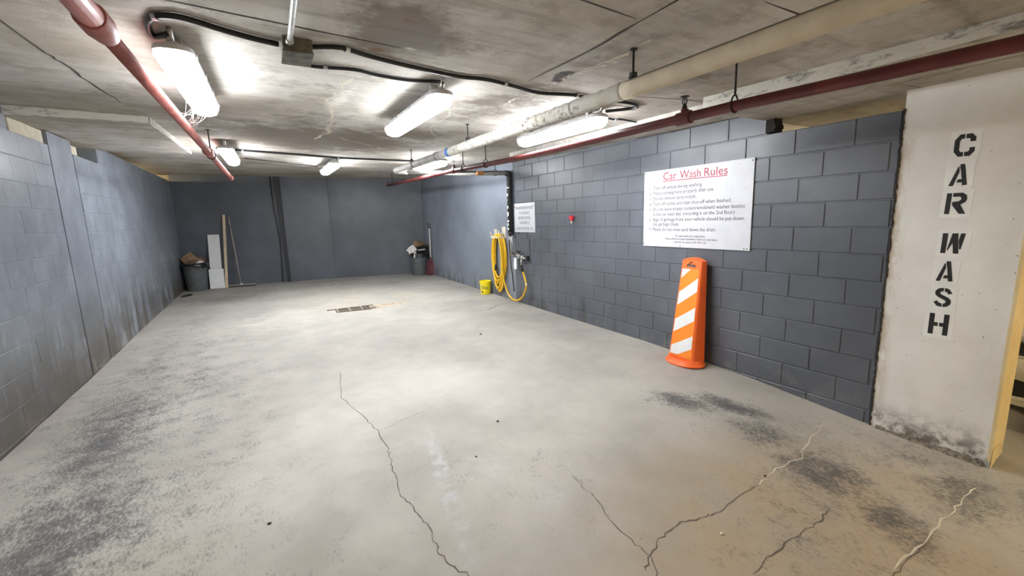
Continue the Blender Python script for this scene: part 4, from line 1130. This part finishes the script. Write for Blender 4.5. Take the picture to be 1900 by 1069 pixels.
def sheet_thing(name, c, w, h, rot, mat, label, cat, group, fold=.3, seed=1, th=.004, nx=6, ny=5, amp=.012):
    """a creased, folded card or paper with thickness"""
    rnd = random.Random(seed); M = Matrix.Translation(c) @ rot
    g = []
    for j in range(ny):
        for i in range(nx):
            u = (i / (nx - 1) - .5); v = (j / (ny - 1) - .5)
            zz = -abs(u) * fold * w + rnd.uniform(-amp, amp)
            g.append((u * w + rnd.uniform(-amp, amp) * .6, v * h + rnd.uniform(-amp, amp) * .6, zz))
    mb = MB(); n = nx * ny
    mb.v += [M @ Vector(p) for p in g] + [M @ (Vector(p) + Vector((0, 0, th))) for p in g]
    for j in range(ny - 1):
        for i in range(nx - 1):
            a = j * nx + i
            mb.f += [(a, a + nx, a + nx + 1, a + 1), (n + a, n + a + 1, n + a + nx + 1, n + a + nx)]
    per = [(i, 0) for i in range(nx)] + [(nx - 1, j) for j in range(1, ny)] + [(i, ny - 1) for i in range(nx - 2, -1, -1)] + [(0, j) for j in range(ny - 2, 0, -1)]
    pi_ = [j * nx + i for i, j in per]
    for q in range(len(pi_)):
        a, b = pi_[q], pi_[(q + 1) % len(pi_)]; mb.f.append((a, b, b + n, a + n))
    o = mb.build(name, mat)
    # origin at the piece
    off = Vector(c)
    for v_ in o.data.vertices: v_.co -= off
    o.location = off
    return tag(o, label, cat, group)
def E3(x, y, z): return Matrix.Rotation(R(z), 4, 'Z') @ Matrix.Rotation(R(y), 4, 'Y') @ Matrix.Rotation(R(x), 4, 'X')
x1, y1 = -5.305, 9.77
b1, zt = bin_(x1, y1, .225, .575, 'grey trash can with cardboard in the left back corner')
GL = 'rubbish in the left bin'; GR = 'rubbish in the right bin'
sheet_thing('cardboard_flap', (x1 - .07, y1 - .10, zt + .11), .25, .25, E3(72, 0, -12) @ Matrix.Rotation(R(40), 4, 'Z'), M_CARD, 'light brown cardboard corner standing up in the left bin', 'cardboard', GL, .25, 1, .005, 6, 5, .004)
sheet_thing('cardboard_piece', (x1 - .01, y1 - .17, zt + .045), .27, .13, E3(58, -14, 12), M_CARDDARK, 'dark brown creased cardboard across the front of the left bin', 'cardboard', GL, .3, 2, .005, 6, 5, .006)
sheet_thing('cardboard_piece', (x1 + .10, y1 - .09, zt + .065), .24, .13, E3(48, 24, 10), M_CARD, 'brown cardboard scrap slanting on the right of the left bin', 'cardboard', GL, .3, 3)
sheet_thing('cardboard_piece', (x1 + .06, y1 + .06, zt + .07), .30, .20, E3(78, 14, 20), M_CARDDARK, 'dark cardboard piece at the back of the left bin', 'cardboard', GL, .3, 4)
sheet_thing('paper_scrap', (x1 + .11, y1 - .17, zt + .045), .14, .05, E3(60, -16, 0), M_PAPER, 'pale paper strip at the right rim of the left bin', 'paper', GL, .2, 5, .003)
x2, y2 = -.52, 8.93
b2, zt = bin_(x2, y2, .222, .545, 'grey trash can heaped with boxes in the right back corner')
def crumpled_box(name, c, size, rot, mat, label, cat, seed, flap=True):
    rnd = random.Random(seed)
    root = empty(name, c, label, cat, GR); M = Matrix.Translation(c) @ rot
    bm = bmesh.new(); bmesh.ops.create_cube(bm, size=1); bmesh.ops.subdivide_edges(bm, edges=bm.edges[:], cuts=2, use_grid_fill=True)
    bm.verts.index_update()
    mb = MB(); mb.add([M @ Vector((v.co.x * size[0] + rnd.uniform(-.012, .012), v.co.y * size[1] + rnd.uniform(-.012, .012), v.co.z * size[2] + rnd.uniform(-.012, .012))) for v in bm.verts], [[v.index for v in f.verts] for f in bm.faces]); bm.free()
    mb.build('carton', mat, root)
    if flap:
        mb = MB(); sx, sy, sz = [q / 2 for q in size]
        mb.hexa([M @ Vector(p) for p in ((-sx, -sy, sz), (sx, -sy, sz), (sx, -sy - .06, sz + .05), (-sx, -sy - .06, sz + .05))], [M @ Vector(p) for p in ((-sx, -sy, sz + .004), (sx, -sy, sz + .004), (sx, -sy - .06, sz + .054), (-sx, -sy - .06, sz + .054))]); mb.build('flap', mat, root)
    return root
crumpled_box('brown_carton', (x2 - .02, y2 + .02, zt + .21), (.20, .15, .13), E3(10, 25, 20), M_CARD, 'brown carton on top of the heap in the right bin', 'box', 1)
crumpled_box('dark_carton', (x2 + .06, y2 - .08, zt + .10), (.24, .14, .16), E3(6, -6, 4), M_CARBLACK, 'black carton with pale stripe at the front of the right bin', 'box', 2, False)
crumpled_box('brown_bag', (x2 + .17, y2 + .0, zt + .12), (.13, .14, .15), E3(12, 20, 40), M_CARDDARK, 'crumpled brown paper bag on the right of the right bin', 'paper bag', 3, False)
sheet_thing('white_carton_panel', (x2 - .20, y2 - .04, zt + .11), .22, .17, E3(70, -35, -12), M_PAPER, 'white carton panel poking out left of the right bin', 'cardboard', GR, .25, 6)
sheet_thing('paper_scrap', (x2 + .08, y2 - .02, zt + .20), .15, .09, E3(55, 20, 20), M_PAPER, 'white paper scrap between boxes in the right bin', 'paper', GR, .6, 7, .003)
sheet_thing('paper_scrap', (x2 - .17, y2 - .18, zt - .02), .05, .15, E3(85, 15, -30), M_PAPER, 'white paper strip hanging over the front rim of the right bin', 'paper', GR, .3, 8, .003)
mb = MB(); mb.obox(Matrix.Translation((x2 + .01, y2 - .175, zt + .10)) @ E3(5, -4, 4), (.19, .006, .022))
tag(mb.build('pale_strip', M_PAPER), 'thin pale strip lying across the black carton in the right bin', 'paper', GR)

# ------------------------------------------------------------------ boards, stick, squeegee, shovel
def leaning(name, bottom, top, w, th, mat, label, cat, bev=.002, yaw=0.0):
    bottom = Vector(bottom); top = Vector(top); d = top - bottom; L = d.length; zax = d.normalized()
    xax = Vector((math.cos(yaw), math.sin(yaw), 0)); xax = (xax - zax * xax.dot(zax)).normalized(); yax = zax.cross(xax)
    M = Matrix((xax, yax, zax)).transposed().to_4x4(); M.translation = (bottom + top) / 2
    mb = MB(); mb.obox(M, (w, th, L), bev); o = mb.build(name, mat)
    for v_ in o.data.vertices: v_.co -= bottom
    o.location = bottom
    return tag(o, label, cat)
leaning('white_board', (-4.955, 9.80, .18), (-4.915, 10.03, 1.36), .225, .014, M_WHITE, 'tall narrow white board leaning on the back wall beside the bin', 'board', yaw=-.1)
leaning('white_board', (-4.935, 9.66, .175), (-4.925, 9.72, .605), .28, .014, M_WHITE, 'small square white board in front of the tall board', 'board', yaw=-.08)
leaning('wood_strip', (-4.765, 9.66, .168), (-4.665, 10.0, 1.80), .052, .03, M_WOOD, 'long pale wooden strip leaning on the back wall', 'wood strip')
sq = empty('floor_squeegee', (-4.5, 9.72, .17), 'floor squeegee with thin grey handle leaning on the back wall', 'squeegee')
mb = MB(); mb.tube([(-4.495, 9.72, .215), (-4.58, 9.985, 1.76)], .015, 10); mb.build('handle', M_HANDLE, sq, smooth=True)
mb = MB(); mb.tube([(-4.567, 9.945, 1.53), (-4.582, 9.99, 1.78)], .0155, 10); mb.build('grip', M_STEEL, sq, smooth=True)
mb = MB(); mb.obox(Matrix.Translation((-4.49, 9.70, .205)) @ E3(0, 0, -6), (.57, .022, .025), .003); mb.build('head', M_HANDLE, sq)
mb = MB(); mb.obox(Matrix.Translation((-4.49, 9.695, .182)) @ E3(0, 0, -6), (.57, .008, .028)); mb.build('rubber_blade', M_RUBBER, sq)
mb = MB(); mb.lathe([(.05, 0), (.035, .02), (.018, .045)], (-4.492, 9.712, .212), 12, cap0=True, cap1=True, sy=.5); mb.build('socket', M_STEEL, sq, smooth=True)

sv = empty('shovel', (-.335, 8.62, zf(8.62)), 'maroon bladed shovel with pale shaft leaning in the right corner', 'shovel')
zs = zf(8.6)
B0 = Vector((-.395, 8.60, zs + .004)); B1 = Vector((-.33, 8.64, zs + .42))
dz_ = (B1 - B0).normalized(); dx_ = Vector((.97, .2, 0)); dx_ = (dx_ - dz_ * dx_.dot(dz_)).normalized(); dy_ = dz_.cross(dx_)
mb = MB(); nu, nv = 9, 9
for j in range(nv):
    v_ = j / (nv - 1)
    for i in range(nu):
        u_ = i / (nu - 1) * 2 - 1
        wid = .118 * (1 - .06 * v_) * (1 if v_ < .9 else .86)
        curl = .030 * u_ * u_ + .035 * math.sin(v_ * PI * .5) 
        mb.v.append(B0 + dz_ * (v_ * .40) + dx_ * (u_ * wid) - dy_ * (-.004) + dy_ * (-curl))
for j in range(nv - 1):
    for i in range(nu - 1):
        a = j * nu + i; mb.f.append((a, a + 1, a + nu + 1, a + nu))
bl_ = mb.build('blade', M_MAROON, sv, smooth=True)
sm = bl_.modifiers.new('thickness', 'SOLIDIFY'); sm.thickness = .006
top_ = Vector((-.300, 8.66, 1.33))
st_ = B0 + dz_ * .36 - dy_ * .03
mb = MB(); mb.tube([st_, top_], .017, 10); mb.build('shaft', M_SHAFT, sv, smooth=True)
mb = MB(); mb.tube([st_ - Vector((0, 0, .05)), st_ + (top_ - st_) * .12], .022, 10); mb.build('socket', M_MAROON, sv, smooth=True)
mb = MB(); q = (top_ - st_).normalized()
mb.tube([top_ - q * .04, top_, top_ + q * .03 + dx_ * .03, top_ + q * .10 + dx_ * .05, top_ + q * .11 - dx_ * .05, top_ + q * .03 - dx_ * .03, top_], .011, 8); mb.build('d_grip', M_RUBBER, sv, smooth=True)

# black offcut on the floor by the left bin
mb = MB(); pts = [(-5.465, 8.80, zf(8.8) + .016), (-5.43, 8.84, zf(8.8) + .02), (-5.39, 8.88, zf(8.9) + .022), (-5.35, 8.93, zf(8.9) + .018), (-5.31, 8.98, zf(9) + .015)]
mb.tube(pts, [.012, .024, .018, .026, .012], 8)
tag(mb.build('rubber_offcut', M_RUBBER, smooth=True), 'small black rubber offcut on the floor before the left bin', 'debris')
# a few pebbles and crumbs lying on the floor
rnd = random.Random(21)
crumbs = [(-1.92, -.56, .008, 'pale pebble beside the crack at the front of the floor', M_PAPER), (-1.27, -.40, .007, 'dark crumb near the crack on the right front floor', M_RUBBER), (-1.55, 3.1, .012, 'small dark crumb on the floor in front of the drain', M_RUBBER),
          (-1.18, 2.55, .011, 'white chip on the floor left of the orange delineator', M_PAPER), (-2.75, .62, .006, 'tiny black crumb in the middle of the near floor', M_RUBBER), (-2.42, .95, .009, 'black ring-shaped crumb near the middle of the floor', M_RUBBER), (-3.93, .62, .008, 'black crumb on the left near floor', M_RUBBER)]
for x, y, r_, lb, m in crumbs:
    bm = bmesh.new(); bmesh.ops.create_icosphere(bm, subdivisions=2, radius=r_); bm.verts.index_update()
    mb = MB(); mb.add([Vector((v.co.x * 1.3, v.co.y, v.co.z * .6)) * rnd.uniform(.85, 1.1) + Vector((x, y, zf(y) + r_ * .5)) for v in bm.verts], [[v.index for v in f.verts] for f in bm.faces]); bm.free()
    o = mb.build('pebble', m)
    for v_ in o.data.vertices: v_.co -= Vector((x, y, zf(y)))
    o.location = (x, y, zf(y)); tag(o, lb, 'pebble', 'crumbs on the floor')

# ------------------------------------------------------------------ floor drain
dr = empty('floor_drain', (-2.7, 5.6, zf(5.6)), 'broken rusty floor drain grate with a dirt filled channel', 'floor drain')
def fl(x, y, h): return Vector((x, y, zf(y) + h))
mb = MB(); n = 40; top = []
for i in range(n + 1):
    x = -2.45 + .62 * i / n; yc_ = 5.62 + .06 * (i / n); w = .085 * (1 - .5 * (i / n)) + rnd.uniform(-.012, .012)
    mb.v += [fl(x, yc_ - w, .001), fl(x, yc_, .006), fl(x, yc_ + w, .001)]
    if i: b = 3 * i; mb.f += [(b - 3, b, b + 1, b - 2), (b - 2, b + 1, b + 2, b - 1)]
mb.build('dirt_channel', M_DRAINDIRT, dr, fix=False)
mb = MB(); mb.add([fl(-2.98, 5.52, .0015), fl(-2.45, 5.47, .0015), fl(-2.43, 5.74, .0015), fl(-2.98, 5.74, .0015)], [(0, 1, 2, 3)]); mb.build('pit', M_DARKPIT, dr, fix=False)
mb = MB(); mb.tube([fl(-3.10, 5.75, .006), fl(-2.36, 5.76, .006)], .010, 6); mb.build('frame_rail', M_GRATE, dr)
mb = MB(); mb.tube([fl(-2.98, 5.51, .005), fl(-2.44, 5.46, .005)], .007, 6); mb.build('frame_rail', M_GRATE, dr)
for i in range(9):
    x = -2.95 + i * .062
    mb = MB(); mb.tube([fl(x, 5.50 - .005 * i, .006), fl(x + .01 + rnd.uniform(-.01, .01), 5.745, .006)], .008 if i % 3 else .013, 6); mb.build('grate_bar', M_GRATE if i % 3 else M_GRATEPALE, dr)
mb = MB(); mb.add([fl(-2.46, 5.46, .004), fl(-2.34, 5.50, .004), fl(-2.36, 5.66, .006), fl(-2.46, 5.62, .004)], [(0, 1, 2, 3)]); mb.build('broken_edge', M_GRATE, dr, fix=False)

# cobwebs between the left pipe and the near light
cw = empty('cobweb', (-4.14, 2.1, 2.2), 'dusty cobweb strands between the left red pipe and light', 'cobweb')
rnd = random.Random(3)
for i in range(16):
    ya = rnd.uniform(1.75, 2.45); yb = rnd.uniform(1.8, 2.14)
    a = Vector((xl + .03, ya, zl(ya) + rnd.uniform(-.01, .03))); b = Vector((-4.13 + rnd.uniform(-.02, .08), yb, zc(-4.1, yb) - rnd.uniform(.07, .15)))
    m_ = (a + b) / 2 + Vector((0, 0, -rnd.uniform(.0, .03)))
    mb = MB(); mb.tube(smooth_path([a, m_, b], 4), .0011, 4); mb.build('strand', M_WEB, cw)

# ------------------------------------------------------------------ parked car beyond the column
X0 = .80; YC = -1.62; zg = -.13
car = empty('parked_car', (X0, YC, zg), 'cream car nose just visible beyond the yellow column side', 'car')
def ring_car(x, hw_, z0, z1, r=.12):
    pts = []
    for a in range(20):
        t = 2 * PI * a / 20
        cxx = math.copysign(abs(math.cos(t)) ** .45, math.cos(t)); szz = math.copysign(abs(math.sin(t)) ** .5, math.sin(t))
        pts.append(Vector((x, YC + hw_ * cxx, zg + (z0 + z1) / 2 + (z1 - z0) / 2 * szz)))
    return pts
secs = [(0, .70, .42, .66), (.03, .80, .36, .74), (.12, .86, .30, .80), (.4, .90, .26, .88), (1.2, .91, .24, .98), (2.6, .91, .24, 1.0), (3.8, .90, .26, .98), (4.3, .84, .32, .92), (4.42, .74, .42, .85)]
mb = MB(); mb.loft([ring_car(X0 + a, b, c_, d) for a, b, c_, d in secs]); mb.build('body', M_CARBODY, car, smooth=True)
cabin = [(1.05, .80, .95, 1.0), (1.7, .70, .95, 1.42), (2.2, .68, .95, 1.48), (3.2, .68, .95, 1.44), (3.95, .76, .92, 1.0)]
mb = MB(); mb.loft([ring_car(X0 + a, b, c_, d) for a, b, c_, d in cabin]); mb.build('cabin_glass', M_GLASS, car, smooth=True)
mb = MB(); mb.loft([ring_car(X0 + a, b, c_, d) for a, b, c_, d in ((1.75, .66, 1.38, 1.45), (2.3, .64, 1.40, 1.505), (3.2, .64, 1.38, 1.46))]); mb.build('roof', M_CARBODY, car, smooth=True)
def front_strip(name, y0, y1, z0a, z1a, z0b, z1b, x, mat, th=.04):
    mb = MB(); mb.hexa([(x, y0, zg + z0a), (x + th, y0, zg + z0a), (x + th, y1, zg + z0b), (x, y1, zg + z0b)], [(x, y0, zg + z1a), (x + th, y0, zg + z1a), (x + th, y1, zg + z1b), (x, y1, zg + z1b)]); return mb.build(name, mat, car)
mb = MB(); rings = []
for dx, hw_, z0, z1 in ((-.07, .70, .21, .26), (-.10, .74, .225, .27), (.06, .86, .20, .32), (.4, .90, .22, .4)):
    rings.append(ring_car(X0 + dx, hw_, z0, z1))
mb.loft(rings); mb.build('bumper_lip', M_CARBODY, car, smooth=True)
front_strip('lower_intake', YC - .66, YC + .68, .27, .39, .27, .39, X0 - .06, M_CARBLACK)
mb = MB(); mb.loft([ring_car(X0 - .09, .70, .40, .55), ring_car(X0 - .06, .78, .385, .575), ring_car(X0 + .1, .88, .36, .6)]); mb.build('bumper', M_CARBODY, car, smooth=True)
front_strip('upper_grille', YC - .62, YC + .72, .59, .59, .585, .66, X0 - .03, M_CARBLACK)
front_strip('chrome_strip', YC - .62, YC + .74, .565, .58, .565, .58, X0 - .07, M_CHROME)
for s_ in (-1, 1):
    mb = MB(); mb.obox(Matrix.Translation((X0 + .06, YC + s_ * .72, zg + .71)) @ E3(0, -35, s_ * -22), (.10, .26, .09), .02); mb.build('headlamp', M_HEADLAMP, car, auto=40)
    for xw_ in (.78, 3.5):
        mb = MB(); mb.lathe([(.20, -.1), (.30, -.1), (.325, -.07), (.325, .07), (.30, .1), (.20, .1)], (X0 + xw_, YC + s_ * .80, zg + .325), 28, M=Matrix.Rotation(R(90), 4, 'X')); wh_ = mb.build('tyre', M_RUBBER, car, smooth=True)
        mb = MB(); mb.lathe([(.001, -.03), (.05, -.05), (.06, -.02), (.19, -.06), (.205, -.09)], (X0 + xw_, YC + s_ * .80, zg + .325), 20, M=Matrix.Rotation(R(90 if s_ < 0 else -90), 4, 'X')); mb.build('wheel_rim', M_STEEL, wh_, auto=40)
mb = MB(); mb.obox(Matrix.Translation((X0 + 1.35, YC + .97, zg + 1.0)), (.10, .17, .11), .03); mb.build('mirror', M_CARBODY, car, smooth=True)

bpy.context.view_layer.update()
